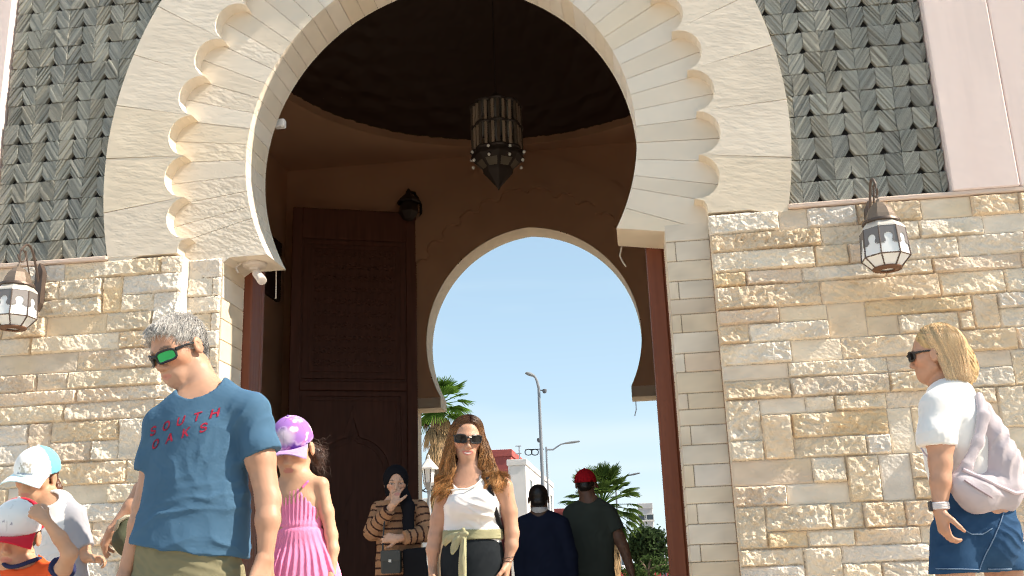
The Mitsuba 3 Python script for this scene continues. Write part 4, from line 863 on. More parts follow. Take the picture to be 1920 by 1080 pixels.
def ribbon(pts, widths, thick=.006, crease=.006, seed=0, n=26, m=9):
    """A hanging strip of cloth through world points, widths in metres, facing the camera side."""
    P = resample(np.asarray(pts, float)[None], n)[0]; w = np.interp(np.linspace(0, 1, n), np.linspace(0, 1, len(widths)), widths); t = np.gradient(P, axis=0); t /= np.linalg.norm(t, axis=1, keepdims=True); s = np.cross(t, [0, -1., 0]); s /= np.linalg.norm(s, axis=1, keepdims=True)+1e-9
    u = np.linspace(-1, 1, m); V = P[:, None]+s[:, None]*(u[None, :, None]*w[:, None, None]/2); nz = meshkit.noise(np.stack([np.broadcast_to(u*2.6+seed, (n, m)), np.broadcast_to(np.arange(n)[:, None]*.16, (n, m)), np.full((n, m), seed*3.1)], -1))
    V[:, :, 1] -= (1-u**2)[None]*.008+crease*(nz-.5)*2; B = V+np.array([0, thick, 0]); i = np.arange(n*m).reshape(n, m); a, b, c, d = i[:-1, :-1].ravel(), i[:-1, 1:].ravel(), i[1:, 1:].ravel(), i[1:, :-1].ravel(); F = np.vstack([np.c_[a, b, c], np.c_[a, c, d]])
    e = np.r_[i[0, :], i[1:, -1], i[-1, -2::-1], i[-2:0:-1, 0]]; k = np.roll(e, -1); N = n*m; mm = trimesh.Trimesh(np.vstack([V.reshape(-1, 3), B.reshape(-1, 3)]), np.vstack([F, F[:, ::-1]+N, np.c_[e, k, e+N][:, ::-1], np.c_[k, k+N, e+N][:, ::-1]]), process=False)
    if mm.volume < 0: mm.invert()
    return mm
def person_legs(parent, B0, hips, ground, r0, r1, col, bsdf='cloth', knee=None, shoe=(.05, .05, .05), stride=.12, skin=None, short=None, h=.011, face=(0, -1, 0), rough=.004, name='trousers'):
    """Trousers (or bare legs below shorts) and shoes, from the hips (world points) down to the ground."""
    B = Body(B0.Y); face = unit(face); S = Body(B0.Y)
    mid = (hips[0]+hips[1])/2; sd = []
    for i, hp in enumerate(hips):
        st = face*stride*(1 if i else -1); ank = np.array([hp[0]*.8+mid[0]*.2, hp[1]*.8+mid[1]*.2, ground+.09])+st; kn = (hp+ank)/2+face*.03
        B.cone(hp, kn, r0, (r0+r1)/2*.95, .05); B.cone(kn, ank, (r0+r1)/2*.95, r1, .03); S.cone(ank-[0, 0, .04], ank+face*.15-[0, 0, .055], .042, .036, .03, (np.array([0, 0, 1.]), .85)); sd.append(ank)
    B.cone(hips[0], hips[1], r0*1.05, r0*1.05, .06); B.cone(mid+[0, 0, .02], mid+[0, 0, .06], r0*1.25, r0*1.2, .06)
    if rough: B.rough(rough, 9, (1, 1, .6), 3)
    B.plane([0, 0, ground+.085], [0, 0, -1]); S.plane([0, 0, ground+.004], [0, 0, -1])
    if short is not None: B.mods.append(lambda p, d: np.maximum(d, short-p[:, 2]))
    m = B.mesh(h); put(parent, name, m, bsdf, smooth=True, color=mottled(m, col, .10, 12))
    m = S.mesh(.009); put(parent, 'shoes', m, 'leather', smooth=True, color=vcol(m, shoe))
    if skin is not None:
        return sd
    return sd
Z3 = np.array([0, 0, 1.])
def skin_mesh(parent, B, base, heads=(), h=.005, name='body', **paint):
    m = B.mesh(h); v = np.array(m.vertices); n1, n2 = meshkit.fbm(v*38, 3, 2)[:, None], meshkit.fbm(v*11, 2, 7)[:, None]; col = np.clip(np.asarray(base)*(1+.22*(n1-.5))*(1+(n2-.5)*np.array([.10, .22, .30])), 0, 1)
    for H in heads: col = H.paint(v, col, **paint)
    return put(parent, name, m, 'skin', smooth=True, color=col)
def shades(parent, H, lens='lens_dark', frame_c=(.03, .03, .03), w=.20, h=.085, y=.465, z=.492, wrap=.14, label=None):
    """Sunglasses on a head: two lenses, rims with a bridge, two temples to the ears."""
    k = numbered(parent+'__sunglasses'); fr = []
    for x in (-1, 1):
        t = np.linspace(0, 2*math.pi, 29)[:-1]; ex = lambda c: np.sign(c)*np.abs(c)**.72
        P = [np.array([x*(.045+w/2+w/2*ex(math.cos(u))*1.0), 0, z+h*ex(math.sin(u))*(1.0 if math.sin(u) > 0 else .95)-.02*(1 if math.sin(u) < 0 else 0)*abs(math.cos(u))]) for u in t]
        bend = lambda q, d=0: np.array([q[0], y-wrap*(abs(q[0])/.25)**2+d, q[2]]); P = [bend(q) for q in P]; c = np.mean(P, 0)+[0, .012, 0]
        V = np.array([H.w(q) for q in P]+[H.w(c)]+[H.w(q-[0, .012, 0]) for q in P]+[H.w(c-[0, .02, 0])]); n = len(P); F = []
        for i in range(n): j = (i+1) % n; F += [[i, j, n], [n+1+j, n+1+i, 2*n+1], [i, n+1+i, j], [j, n+1+i, n+1+j]]
        m = trimesh.Trimesh(V, np.array(F), process=False); 
        if m.volume < 0: m.invert()
        put(k, 'lens', m, lens, smooth=30); fr.append(tube([H.w(q+[0, .004, 0]) for q in P+P[:2]], .0040*H.H/.23, 6))
        tip = max(P, key=lambda q: abs(q[0])); hi = np.array([x*(.05+w), tip[1]-.01, z+h*.55]); fr.append(tube([H.w(hi), H.w((x*.325, .16, z+.05)), H.w((x*.372, -.03, z+.035)), H.w((x*.385, -.12, z-.06))], [.0065*H.H/.23, .0042, .004, .0035], 6))
    fr.append(tube([H.w((-.06, y+.012, z+.03)), H.w((0, y+.03, z+.04)), H.w((.06, y+.012, z+.03))], .006*H.H/.23, 6))
    m = cat(fr); scene[k] = mikit.ply(m, 'gloss', color=vcol(m, frame_c))
    return k
def cap(parent, H, crown, brim, tilt=0., panels=None, lift=0., name='cap', big=1.06, brim_len=.42, brim_w=.30, flip=1., rise=.0, h=.0045, front=None, button=None):
    """A baseball cap on a head: crown of panels with seams, curved brim. panels(q) colours the crown from head coordinates."""
    B = Body(0); o = np.array([0, -.05, .60+lift]); R = H.R; a = math.radians(tilt); Rx = np.array([[1, 0, 0], [0, math.cos(a), -math.sin(a)], [0, math.sin(a), math.cos(a)]]); R2 = R@Rx
    W = lambda c: H.w(o+Rx@np.asarray(c, float)); hh = H.H
    B.ell(W((0, 0, .02)), np.array([.375, .455, .44])*big*hh, R2.T, .01); B.ell(W((0, .18*flip, .12)), np.array([.30, .25, .30])*big*hh, R2.T, .10*hh)
    B.plane(W((0, 0, -.02)), -R2[:, 2])
    B.ell(W((0, 0, -.03)), np.array([.352, .43, .40])*big*hh, R2.T, .004, -1)
    m = B.mesh(h); q = (np.array(m.vertices)-W((0, 0, 0)))@R2/hh
    az = np.arctan2(q[:, 0], q[:, 1]*flip); seam = np.abs((az/(math.pi/3)) % 1-.5) > .485
    col = panels(q, az) if panels else np.broadcast_to(crown, q.shape).copy()
    col = np.where((seam & (q[:, 2] > .02))[:, None], col*.82, col)
    k = numbered(parent+'__'+name); scene[k] = mikit.ply(m, 'cloth', smooth=True, color=np.clip(col, 0, 1))
    n = 25; u = np.linspace(-1, 1, n); V = []; rows = 7
    for t in np.linspace(0, 1, rows):
        for s in u:
            ang = s*1.12; r0 = np.array([.372*math.sin(ang), .452*math.cos(ang)])*big; out = r0*(1-t)+np.array([(brim_w+.075)*s, (.45+brim_len*math.sqrt(max(0, 1-.80*abs(s)**2.6)))*1.0])*big*t
            V.append([out[0], out[1]*flip, -.015-.16*t*(s**2)+(rise-.05)*t+.02*math.sin(t*math.pi)])
    V = np.array(V); i = np.arange(rows*n).reshape(rows, n); a_, b_, c_, d_ = i[:-1, :-1].ravel(), i[:-1, 1:].ravel(), i[1:, 1:].ravel(), i[1:, :-1].ravel(); F = np.vstack([np.c_[a_, d_, c_], np.c_[a_, c_, b_]])
    N = len(V); V2 = V-np.array([0, 0, .022]); edge = np.r_[i[0, :], i[1:, -1], i[-1, -2::-1], i[-2:0:-1, 0]]; en = np.roll(edge, -1); side = np.vstack([np.c_[edge, en, edge+N], np.c_[en, en+N, edge+N]])
    VV = np.array([W(p) for p in np.vstack([V, V2])]); m = trimesh.Trimesh(VV, np.vstack([F, F[:, ::-1]+N, side]), process=False); m.fix_normals() if False else None
    if m.volume < 0: m.invert()
    put(k, 'brim', m, 'cloth', smooth=40, color=vcol(m, brim))
    b = trimesh.creation.icosphere(2, .03*hh); b.apply_translation(W((0, 0, .46*big))); put(k, 'button', b, 'cloth', smooth=True, color=vcol(b, button or crown))
    return k, W, R2
def drape(m_cloth, texts, n_axis=1):
    pass
# ================================================================== the man in the blue T-shirt
G0 = 0.
k = thing('person', 'grey-haired man in a blue T-shirt with red lettering and green mirrored sunglasses looking down', 'person'); Y = -3.38
SK = np.array([.47, .265, .175]); B = Body(Y)
H = Head(B, at(335, 655, Y), 0.224, -50, 26, 6, nose=1.1)
B.chain([(366, 684, 26, .03), (384, 742, 34, .02)], .02, .95)
B.chain([(386, 748, 38, .02), (372, 800, 74), (362, 900, 82), (355, 1040, 92)], .04, .6)
B.chain([(400, 752, 30), (470, 778, 29)], .03); B.chain([(350, 770, 26), (304, 797, 25)], .03)
B.chain([(472, 780, 29), (488, 860, 27, -.02), (503, 938, 22.5, -.03)], .02); B.chain([(503, 938, 22.5, -.03), (502, 975, 22, -.05), (498, 1046, 14.5, -.06)], .02, .9)
hand(B, B.P(497, 1046, -.06), unit(B.P(486, 1090, -.08)-B.P(497, 1046, -.06)), [-.75, .5, 0], 1, .95, (30, 40, 30))
B.chain([(304, 797, 25), (290, 870, 24), (270, 950, 20, -.02)], .02); B.chain([(270, 950, 20, -.02), (262, 985, 20, -.03), (233, 1078, 12.5, -.05)], .02, .9)
hand(B, B.P(233, 1078, -.05), unit(B.P(224, 1120, -.05)-B.P(233, 1078, -.05)), [.8, .3, 0], 1, .95, (25, 35, 25))
skin_mesh(k, B, SK, [H], .0045, stubble=(.40, .27, .21), lips=(.47, .20, .16))
shades(k, H, 'lens_green', (.015, .015, .018), .225, .080, .475, .478, .15)
# short grey hair
B = Body(Y); e = lambda c, r, k_=.02, op=1: B.ell(H.w(c), np.array(r)*H.H, H.R.T, k_*H.H, op)
e((0, -.075, .650), (.350, .420, .378)); e((0, .20, .85), (.22, .14, .12), .10); e((0, -.22, .44), (.26, .20, .20), .08)
e((0, .36, .42), (.42, .33, .42), .03, -1); e((0, .10, .14), (.6, .45, .28), .03, -1)
for x in (-1, 1): e((x*.39, -.01, .40), (.06, .12, .17), .02, -1)
def tufts(p, d):
    q = H.loc(p); w = q[:, 0]+.35*q[:, 2]; return d-.0035*(meshkit.noise(np.stack([w*26, q[:, 1]*7, q[:, 2]*9], -1), 1)-.5)*2-.002*(meshkit.noise(np.stack([w*70, q[:, 1]*16, q[:, 2]*20], -1), 2)-.5)*2
B.mods.append(tufts)
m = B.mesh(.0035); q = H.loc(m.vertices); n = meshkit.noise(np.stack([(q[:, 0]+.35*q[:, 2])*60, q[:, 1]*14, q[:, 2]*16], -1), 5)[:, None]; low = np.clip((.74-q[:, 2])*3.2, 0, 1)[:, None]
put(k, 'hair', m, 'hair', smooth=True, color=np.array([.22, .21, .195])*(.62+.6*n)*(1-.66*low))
def grey(p, r, n):
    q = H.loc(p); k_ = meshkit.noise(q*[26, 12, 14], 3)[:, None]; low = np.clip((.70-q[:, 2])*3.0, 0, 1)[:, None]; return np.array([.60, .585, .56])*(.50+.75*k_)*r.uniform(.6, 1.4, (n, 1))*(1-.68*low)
cm = lambda p: H.R[:, 1]*.75-H.R[:, 2]*.55+np.outer(np.sign(H.loc(p)[:, 0])*.15, H.R[:, 0])
m, c = combed(m, cm, 5200, .030, .00085, grey, 3, .0045); put(k, 'strands', m, 'hair', smooth=True, color=c, kind='stuff')
# T-shirt
B = Body(Y)
B.chain([(388, 748, 46), (376, 800, 83), (368, 880, 89), (364, 960, 100), (352, 1032, 111), (350, 1070, 112)], .05, .62)
B.chain([(402, 744, 34), (470, 772, 34)], .04); B.chain([(352, 768, 31), (302, 797, 31)], .04)
B.chain([(470, 772, 34), (490, 842, 33, -.015), (495, 880, 33, -.02)], .025, cutp=(at(496, 849, Y), at(499, 900, Y)-at(476, 780, Y)+np.array([.02, 0, .035]))); B.chain([(302, 797, 31), (286, 870, 29), (282, 900, 29)], .025, cutp=(at(281, 882, Y), at(280, 900, Y)-at(300, 800, Y)))
B.cut(245, 1021, 468, 1047)
B.mods.append(lambda p, d, b0=H: d)
NB = Body(Y); NB.chain([(366, 690, 36), (383, 742, 43)], .02, .98); NB.ell(at(378, 718, Y)+[0, -.03, 0], np.array([.080, .12, .060]), None, .02)
B.mods.append(lambda p, d: smax(d, -NB.eval(p)))
AR = Body(Y); AR.chain([(491, 858, 28.5, -.02), (504, 938, 27, -.03)], .01); AR.chain([(287, 880, 23), (275, 930, 22)], .01)
B.mods.append(lambda p, d: np.maximum(d, -AR.eval(p)))
B.fold(430, 800, 60, 64, .050, .008); B.fold(452, 880, 55, 80, .055, .012); B.fold(350, 880, 65, -56, .062, .009); B.fold(410, 895, 50, 24, .060, .011); B.fold(345, 985, 60, 5, .060, .013, -.1, 1.8); B.fold(410, 1008, 55, -24, .058, .013, -.1, 1.5)
B.fold(296, 950, 50, 62, .055, .008); B.fold(505, 805, 45, 75, .05, .008); B.fold(470, 778, 35, 60, .04, .006); B.fold(290, 830, 35, 70, .04, .006); B.rough(.009, 4.2, (1, .6, .8), 4); B.rough(.003, 14, (1.4, .6, 1), 5)
shirt = B.mesh(.0048); shirt_k = put(k, 'shirt', shirt, 'cloth', smooth=True, color=mottled(shirt, (.058, .125, .205), .10, 14))
# collar rib and hem as thin piping
def front_y(mesh, xz):
    v = np.array(mesh.vertices); n = np.array(mesh.vertex_normals); i = n[:, 1] < -.1; t = cKDTree(v[i][:, [0, 2]]); d, j = t.query(xz, k=6); return v[i][j, 1].min(1)
def lettering(parent, mesh, word, px0, py0, px1, py1, hpx, gap=1.0, color=(.36, .028, .06), bsdf='cloth', name='lettering', bold=True, Yp=None, lift=.0006, slant=0., squeeze=1.):
    """Flat letters laid on the front of a garment, from one photo pixel to another."""
    for i, ch in enumerate(word):
        if ch == ' ': continue
        t = (i+.5)/len(word); cx, cy = px0+(px1-px0)*t, py0+(py1-py0)*t; s = mpp(cx, cy, Yp); g = meshkit.text_mesh(ch, hpx*s, .0004, bold); v, f = trimesh.remesh.subdivide_to_size(g.vertices, g.faces, .0045, max_iter=9)
        c = v.mean(0); ext = np.ptp(v[:, 0]); w = (v[:, 0]-(v[:, 0].max()+v[:, 0].min())/2)*squeeze+slant*(v[:, 1]-hpx*s/2); a = math.atan2(-(py1-py0), px1-px0); o = at(cx, cy, Yp)
        X = o[0]+w*math.cos(a)-(v[:, 1]-hpx*s/2)*math.sin(a)*.3; Zz = o[2]+(v[:, 1]-hpx*s/2)+w*math.sin(a); yy = front_y(mesh, np.c_[X, Zz]); m = trimesh.Trimesh(np.c_[X, yy-lift-v[:, 2], Zz], f, process=False)
        if m.volume < 0: m.invert()
        put(parent, name, m, bsdf, color=vcol(m, color))
lettering(shirt_k, shirt, 'SOUTH', 291, 817, 436, 777, 15, Yp=Y, slant=.25, squeeze=1.15); lettering(shirt_k, shirt, 'OAKS', 296, 842, 420, 804, 15, Yp=Y, slant=.25, squeeze=1.15)
# trousers
B = Body(Y); B.chain([(352, 1040, 104), (352, 1085, 106)], .05, .64); hp = [B.P(310, 1120), B.P(400, 1120)]
for i, p in enumerate(hp):
    a = np.array([p[0]+(-.02 if i == 0 else .02), p[1]+(.12 if i == 0 else -.16), .09]); kn = (p+a)/2+[0, -.05, 0]; B.cone(p, kn, .098, .078, .05); B.cone(kn, a, .078, .062, .03)
B.plane(B.P(350, 1008), Z3); B.fold(290, 1060, 60, -45, .035, .010); B.fold(380, 1060, 70, -25, .04, .012); B.fold(440, 1050, 40, 60, .03, .008); B.rough(.006, 8, (1, 1, .7), 3)
m = B.mesh(.006); tr = put(k, 'trousers', m, 'cloth', smooth=True, color=mottled(m, (.20, .185, .115), .12, 14))
S = Body(Y)
for i, p in enumerate(hp):
    a = np.array([p[0]+(-.02 if i == 0 else .02), p[1]+(.12 if i == 0 else -.16), .05]); S.cone(a, a+[0, -.16, -.01], .045, .038, .02)
S.plane([0, 0, .004], -Z3); m = S.mesh(.009); put(k, 'shoes', m, 'leather', smooth=True, color=vcol(m, (.10, .09, .08)))
# ================================================================== the girl in the pink dress
k = thing('person', 'girl in a pink sundress and a purple tie-dye cap walking behind the man in blue', 'person'); Y = -2.75; SG = np.array([.55, .325, .21])
B = Body(Y); H = Head(B, at(548, 842, Y), .205, -17, 20, 3, nose=.85)
B.chain([(560, 872, 17, .02), (562, 905, 20, .02)], .02)
B.chain([(562, 908, 26), (558, 930, 38), (560, 990, 36), (562, 1060, 40)], .04, .62); B.chain([(566, 905, 14), (602, 908, 13)], .025); B.chain([(556, 908, 14), (520, 912, 13)], .025)
B.chain([(602, 910, 13.5), (613, 960, 12.5), (621, 1003, 11.5)], .015); B.chain([(621, 1003, 11.5, 0), (624, 1030, 11, -.01), (622, 1075, 7.5, -.03)], .015)
hand(B, B.P(622, 1075, -.03), [-.15, -.1, -1], [-1, .2, 0], 1, .72, (18, 25, 20))
B.chain([(520, 914, 13.5), (508, 960, 12.5), (500, 1003, 11)], .015); B.chain([(500, 1003, 11), (496, 1050, 8), (494, 1075, 7.5)], .015)
hand(B, B.P(494, 1075), [-.05, -.1, -1], [1, .2, 0], 1, .72, (18, 25, 20))
gz = .27
for s_ in (-1, 1):
    hp = B.P(562+s_*20, 1085); kn = np.array([hp[0], hp[1]-.02, .27+.36]); an = np.array([hp[0], hp[1], gz+.07]); B.cone(hp, kn, .062, .048, .03); B.cone(kn, an, .048, .031, .02); B.cone(an-[0, 0, .03], an+[0, -.11, -.045], .028, .022, .02)
B.plane([0, 0, gz+.004], -Z3)
skin_mesh(k, B, SG, [H], .005, lips=(.50, .19, .16))
TD = [np.array(c) for c in ((.30, .15, .46), (.10, .035, .26), (.50, .36, .60), (.42, .11, .32), (.66, .60, .72))]
def tie(q, az):
    n = meshkit.fbm(q*4.2, 3, 2); n2 = meshkit.fbm(q*6+9, 3, 6); c = np.tile(TD[0], (len(q), 1))
    for t, lo, a in ((TD[2], .47, 12), (TD[1], .54, 14)): w = np.clip((n-lo)*a, 0, 1)[:, None]; c = c*(1-w)+t*w
    for t, lo, a in ((TD[3], .53, 12), (TD[4], .59, 14)): w = np.clip((n2-lo)*a, 0, 1)[:, None]; c = c*(1-w)+t*w
    f = np.clip(1.3-((q[:, 0])/.20)**2-((q[:, 2]-.22)/.15)**2, 0, 1)[:, None]*(q[:, 1] > .1)[:, None]; return c*(1-.75*f)+np.array([.66, .60, .68])*.75*f
cap(k, H, TD[0], (.46, .30, .56), -6, tie, .04, brim_len=.20, big=1.05, rise=.06, name='cap')
# hair: dark, pulled into a frizzy tail
B = Body(Y); e = lambda c, r, k_=.02: B.ell(H.w(c), np.array(r)*H.H, H.R.T, k_*H.H)
e((0, -.10, .60), (.355, .40, .38)); e((0, -.36, .42), (.20, .14, .14), .1); B.chain([(584, 843, 12, .08), (594, 852, 13, .09), (598, 868, 9, .09)], .02)
B.ell(H.w((0, .36, .40)), np.array([.42, .34, .46])*H.H, H.R.T, .02, -1); B.mods.append(lambda p, d: d-.005*(meshkit.noise(p*[220, 220, 60])-.5)*2)
for x in (-1, 1): B.ell(H.w((x*.39, -.01, .42)), np.array([.06, .13, .16])*H.H, H.R.T, .004, -1)
m = B.mesh(.005); put(k, 'hair', m, 'hair', smooth=True, color=mottled(m, (.045, .022, .016), .5, 60))
r = np.random.default_rng(9); ps = []
for i in range(170):
    o = at(584+r.uniform(-4, 8), 838+r.uniform(-4, 22), Y+.09)+r.normal(0, .012, 3); a = r.uniform(-.9, .5); d = np.array([math.cos(a), r.normal(0, .3), math.sin(a)]); t = np.linspace(0, 1, 7)[:, None]
    ps.append(o+d*t*r.uniform(.03, .062)+np.array([0, 0, -1])*t**2*r.uniform(.0, .06)+.006*np.sin(t*r.uniform(5, 12)+r.uniform(0, 6))*r.normal(size=3))
m = strands(0, ps, .0012, 3); put(k, 'ponytail', m, 'hair', color=vcol(m, (.07, .035, .024)), kind='stuff')
# dress
D = Body(Y); D.chain([(560, 935, 41), (561, 990, 39)], .03, .66); D.chain([(561, 990, 38), (563, 1010, 46), (568, 1080, 63)], .015, .7)
a0 = D.P(568, 1080); D.cone(a0, [a0[0], a0[1], .75], .135, .20, .03, (np.array([0, 1., 0]), .75)); D.plane([0, 0, .78], -Z3)
top = at(545, 915, Y); D.mods.append(lambda p, d: np.maximum(d, p[:, 2]-(at(545, 916, Y)[2]+np.where(p[:, 0] > at(566, 914, Y)[0], -1.25*(p[:, 0]-at(566, 914, Y)[0]), 0))))
cx = at(561, 990, Y); zw = cx[2]
def pleats(p, d):
    q = p-cx; below = np.clip((zw-p[:, 2])/.01, 0, 1); ang = q[:, 0]/(.074+.42*np.clip(zw-p[:, 2], 0, 1)); ph = ang*5.2+2.6*meshkit.noise(p*[4, 3, 3]+3)-2.2*q[:, 2]*below
    return d-(.0050*below*np.clip((zw-p[:, 2])*14, .35, 1.7)*(.4+meshkit.noise(p*[12, 8, 4]))+.0045*(1-below)*np.clip((p[:, 2]-zw)*22+.2, 0, 1)*np.clip((top[2]-p[:, 2])*30, .15, 1))*(ridge(ph+.5*meshkit.noise(p*12))**1.4*2-1)+.006*np.exp(-((p[:, 2]-zw)/.006)**2)
D.mods.append(pleats); D.rough(.003, 12, seed=4)
m = D.mesh(.0042); q = np.array(m.vertices)-cx; col = mottled(m, (.84, .26, .45), .14, 10)
put(k, 'dress', m, 'cloth', smooth=True, color=col)
b = Body(Y); b.chain([(561, 993, 40.5)]*2, .01, .66); b.mods.append(lambda p, d: np.maximum(d, np.abs(p[:, 2]-zw+.004)-.0065)); m = b.mesh(.004); put(k, 'waistband', m, 'cloth', smooth=True, color=vcol(m, (.86, .30, .47)))
st = [tube([at(567, 914, Y-.055), at(575, 905, Y-.045), at(583, 897, Y-.01), at(586, 897, Y+.03)], .0045, 6)]
m = cat(st); put(k, 'straps', m, 'cloth', color=vcol(m, (.80, .16, .36)))
# ================================================================== the child in the white cap with the pale blue back
k = thing('person', 'child in a white cap with light blue back and white T-shirt with grey sleeves', 'person'); Y = -2.55; SG = np.array([.53, .31, .20])
B = Body(Y); H = Head(B, at(68, 893, Y), .20, -30, 15, -6, nose=.85)
B.chain([(92, 928, 17, .02), (100, 955, 20, .02)], .02); B.chain([(100, 958, 34), (105, 1000, 40), (108, 1080, 42)], .03, .62)
B.chain([(104, 955, 16), (142, 968, 16)], .03); B.chain([(98, 955, 15), (64, 970, 15)], .03)
B.chain([(142, 968, 15), (156, 1025, 12.5)], .015); B.chain([(156, 1025, 12.5), (160, 1044, 11), (172, 1047, 7.5, -.02)], .012)
hand(B, B.P(170, 1047, -.02), [1, -.15, -.10], [.1, -.5, -1], -1, .62, (35, 50, 35))
B.chain([(64, 970, 14), (56, 1030, 12), (60, 1080, 10)], .015)
for s_ in (-1, 1):
    hp = B.P(106+s_*20, 1100); kn = np.array([hp[0], hp[1]-.02, .60]); an = np.array([hp[0], hp[1], gz+.07]); B.cone(hp, kn, .065, .05, .03); B.cone(kn, an, .05, .032, .02); B.cone(an-[0, 0, .03], an+[0, -.11, -.045], .03, .024, .02)
B.plane([0, 0, gz+.004], -Z3)
skin_mesh(k, B, SG, [H], .005)
W, BL = np.array([.80, .80, .79]), np.array([.17, .46, .57])
def pc(q, az):
    c = np.tile(W, (len(q), 1)); b = (np.abs(az) > 1.12)[:, None]; c = np.where(b, BL, c)
    em = (np.abs(q[:, 0]) < .13) & (np.abs(q[:, 2]-.17) < .10) & (q[:, 1] > .1); n = meshkit.noise(q*[26, 8, 20], 3); c = np.where((em & (n > .48))[:, None], np.array([.50, .46, .40]), c)
    ln = (np.abs(q[:, 0]) < .16) & (np.abs(q[:, 2]-.055) < .018) & (q[:, 1] > .1) & (meshkit.noise(q*[40, 1, 1], 8) > .33); return np.where(ln[:, None], np.array([.25, .28, .36]), c)
cap(k, H, W, (.62, .80, .85), -4, pc, .01, brim_len=.32, big=1.12, rise=.07)
Hd = Body(Y); e = lambda c, r, k_=.02: Hd.ell(H.w(c), np.array(r)*H.H, H.R.T, k_*H.H); e((0, -.10, .56), (.36, .40, .36)); Hd.chain([(104, 908, 10, .05), (108, 916, 9, .05)], .02)
Hd.ell(H.w((0, .36, .42)), np.array([.42, .35, .46])*H.H, H.R.T, .02, -1); Hd.mods.append(lambda p, d: d-.004*(meshkit.noise(p*[200, 200, 70])-.5)*2)
for x in (-1, 1): Hd.ell(H.w((x*.39, -.01, .42)), np.array([.06, .13, .16])*H.H, H.R.T, .004, -1)
m = Hd.mesh(.005); put(k, 'hair', m, 'hair', smooth=True, color=mottled(m, (.10, .045, .025), .5, 60))
D = Body(Y); D.chain([(104, 956, 38), (108, 1000, 47), (112, 1090, 52)], .03, .64); D.chain([(106, 952, 19), (140, 966, 19)], .03); D.chain([(96, 954, 18), (66, 970, 18)], .03)
D.chain([(140, 966, 20), (159, 1045, 22)], .02, cutp=(at(158, 1030, Y), at(160, 1045, Y)-at(146, 980, Y)+np.array([.05, 0, 0]))); D.chain([(66, 970, 20), (50, 1045, 22)], .02, cutp=(at(54, 1030, Y), at(50, 1045, Y)-at(60, 980, Y)))
D.cone(D.P(112, 1090), D.P(112, 1090)-[0, 0, .12], .115, .125, .03, (np.array([0, 1., 0]), .66)); D.plane([0, 0, D.P(112, 1090)[2]-.14], -Z3)
D.ell(at(97, 938, Y)+[0, -.02, 0], [.052, .07, .030], None, .01, -1); D.fold(120, 985, 30, 60, .03, .006); D.fold(100, 1040, 50, 20, .04, .005); D.rough(.004, 12)
m = D.mesh(.005); v = np.array(m.vertices); gr = (v[:, 0] > at(134, 975, Y)[0]+.12*(at(134, 975, Y)[2]-v[:, 2])) | (v[:, 0] < at(70, 990, Y)[0]-.02)
put(k, 'shirt', m, 'cloth', smooth=True, color=np.where(gr[:, None], np.array([.36, .37, .41]), mottled(m, (.76, .75, .74), .06, 14)))
LB = Body(Y); hp = [LB.P(86, 1130), LB.P(126, 1130)]; [LB.cone(p, p-[0, 0, .30], .085, .08, .03) for p in hp]; LB.plane([0, 0, hp[0][2]-.25], -Z3); m = LB.mesh(.010); put(k, 'shorts', m, 'denim', smooth=True)
kid_grip = B.P(182, 1046, -.02)
# ================================================================== the small child in front in the red and white cap
k = thing('person', 'small child in an orange shirt and a red and white cap holding up a fist', 'person'); Y = -3.22
B = Body(Y); H = Head(B, at(30, 1006, Y), .195, -20, 15, -4, nose=.8)
B.chain([(44, 1044, 17, .02), (46, 1066, 20, .02)], .02); B.chain([(46, 1072, 32), (46, 1110, 42), (46, 1200, 44)], .03, .62); B.chain([(50, 1068, 16), (100, 1080, 17)], .03); B.chain([(40, 1068, 15), (0, 1082, 16)], .03)
B.chain([(100, 1080, 17, 0), (118, 1068, 15, -.04), (131, 1038, 14, -.07)], .015); B.chain([(131, 1038, 14, -.07), (112, 1008, 12.5, -.09), (86, 976, 8.5, -.12)], .012)
hand(B, B.P(86, 976, -.12), unit(B.P(66, 958, -.13)-B.P(86, 976, -.12)), [-.25, .8, -.6], -1, .60, (62, 78, 55), .05)
B.chain([(0, 1082, 16), (-10, 1150, 14), (-4, 1210, 10)], .015)
for s_ in (-1, 1):
    hp = B.P(46+s_*20, 1230); kn = np.array([hp[0], hp[1]-.02, .32]); an = np.array([hp[0], hp[1], .07]); B.cone(hp, kn, .062, .05, .03); B.cone(kn, an, .05, .032, .02); B.cone(an-[0, 0, .03], an+[0, -.11, -.045], .03, .024, .02)
B.plane([0, 0, .004], -Z3)
skin_mesh(k, B, SG, [H], .0045)
RD_ = np.array([.60, .025, .045])
def pr(q, az):
    c = np.tile(W, (len(q), 1)); c = np.where((np.abs(az) > 1.42)[:, None], RD_, c)
    dots = ((np.hypot(q[:, 0]-.07, q[:, 2]-.20) < .022) | (np.hypot(q[:, 0]+.06, q[:, 2]-.24) < .018) | (np.hypot(q[:, 0]-.01, q[:, 2]-.14) < .014)) & (q[:, 1] > .1); return np.where(dots[:, None], np.array([.30, .30, .36]), c)
cap(k, H, W, RD_, -4, pr, .05, brim_len=.27, brim_w=.34, big=1.12, rise=.07)
Hd = Body(Y); Hd.ell(H.w((0, -.10, .56)), np.array([.36, .40, .36])*H.H, H.R.T, .01); Hd.ell(H.w((0, .36, .42)), np.array([.42, .35, .46])*H.H, H.R.T, .02, -1); Hd.mods.append(lambda p, d: d-.004*(meshkit.noise(p*[200, 200, 70])-.5)*2)
m = Hd.mesh(.006); put(k, 'hair', m, 'hair', smooth=True, color=mottled(m, (.06, .03, .02), .5, 60))
D = Body(Y); D.chain([(48, 1074, 40), (47, 1110, 50), (46, 1210, 54)], .03, .66); D.chain([(52, 1066, 20), (98, 1080, 22)], .03); D.chain([(40, 1068, 19), (2, 1084, 21)], .03)
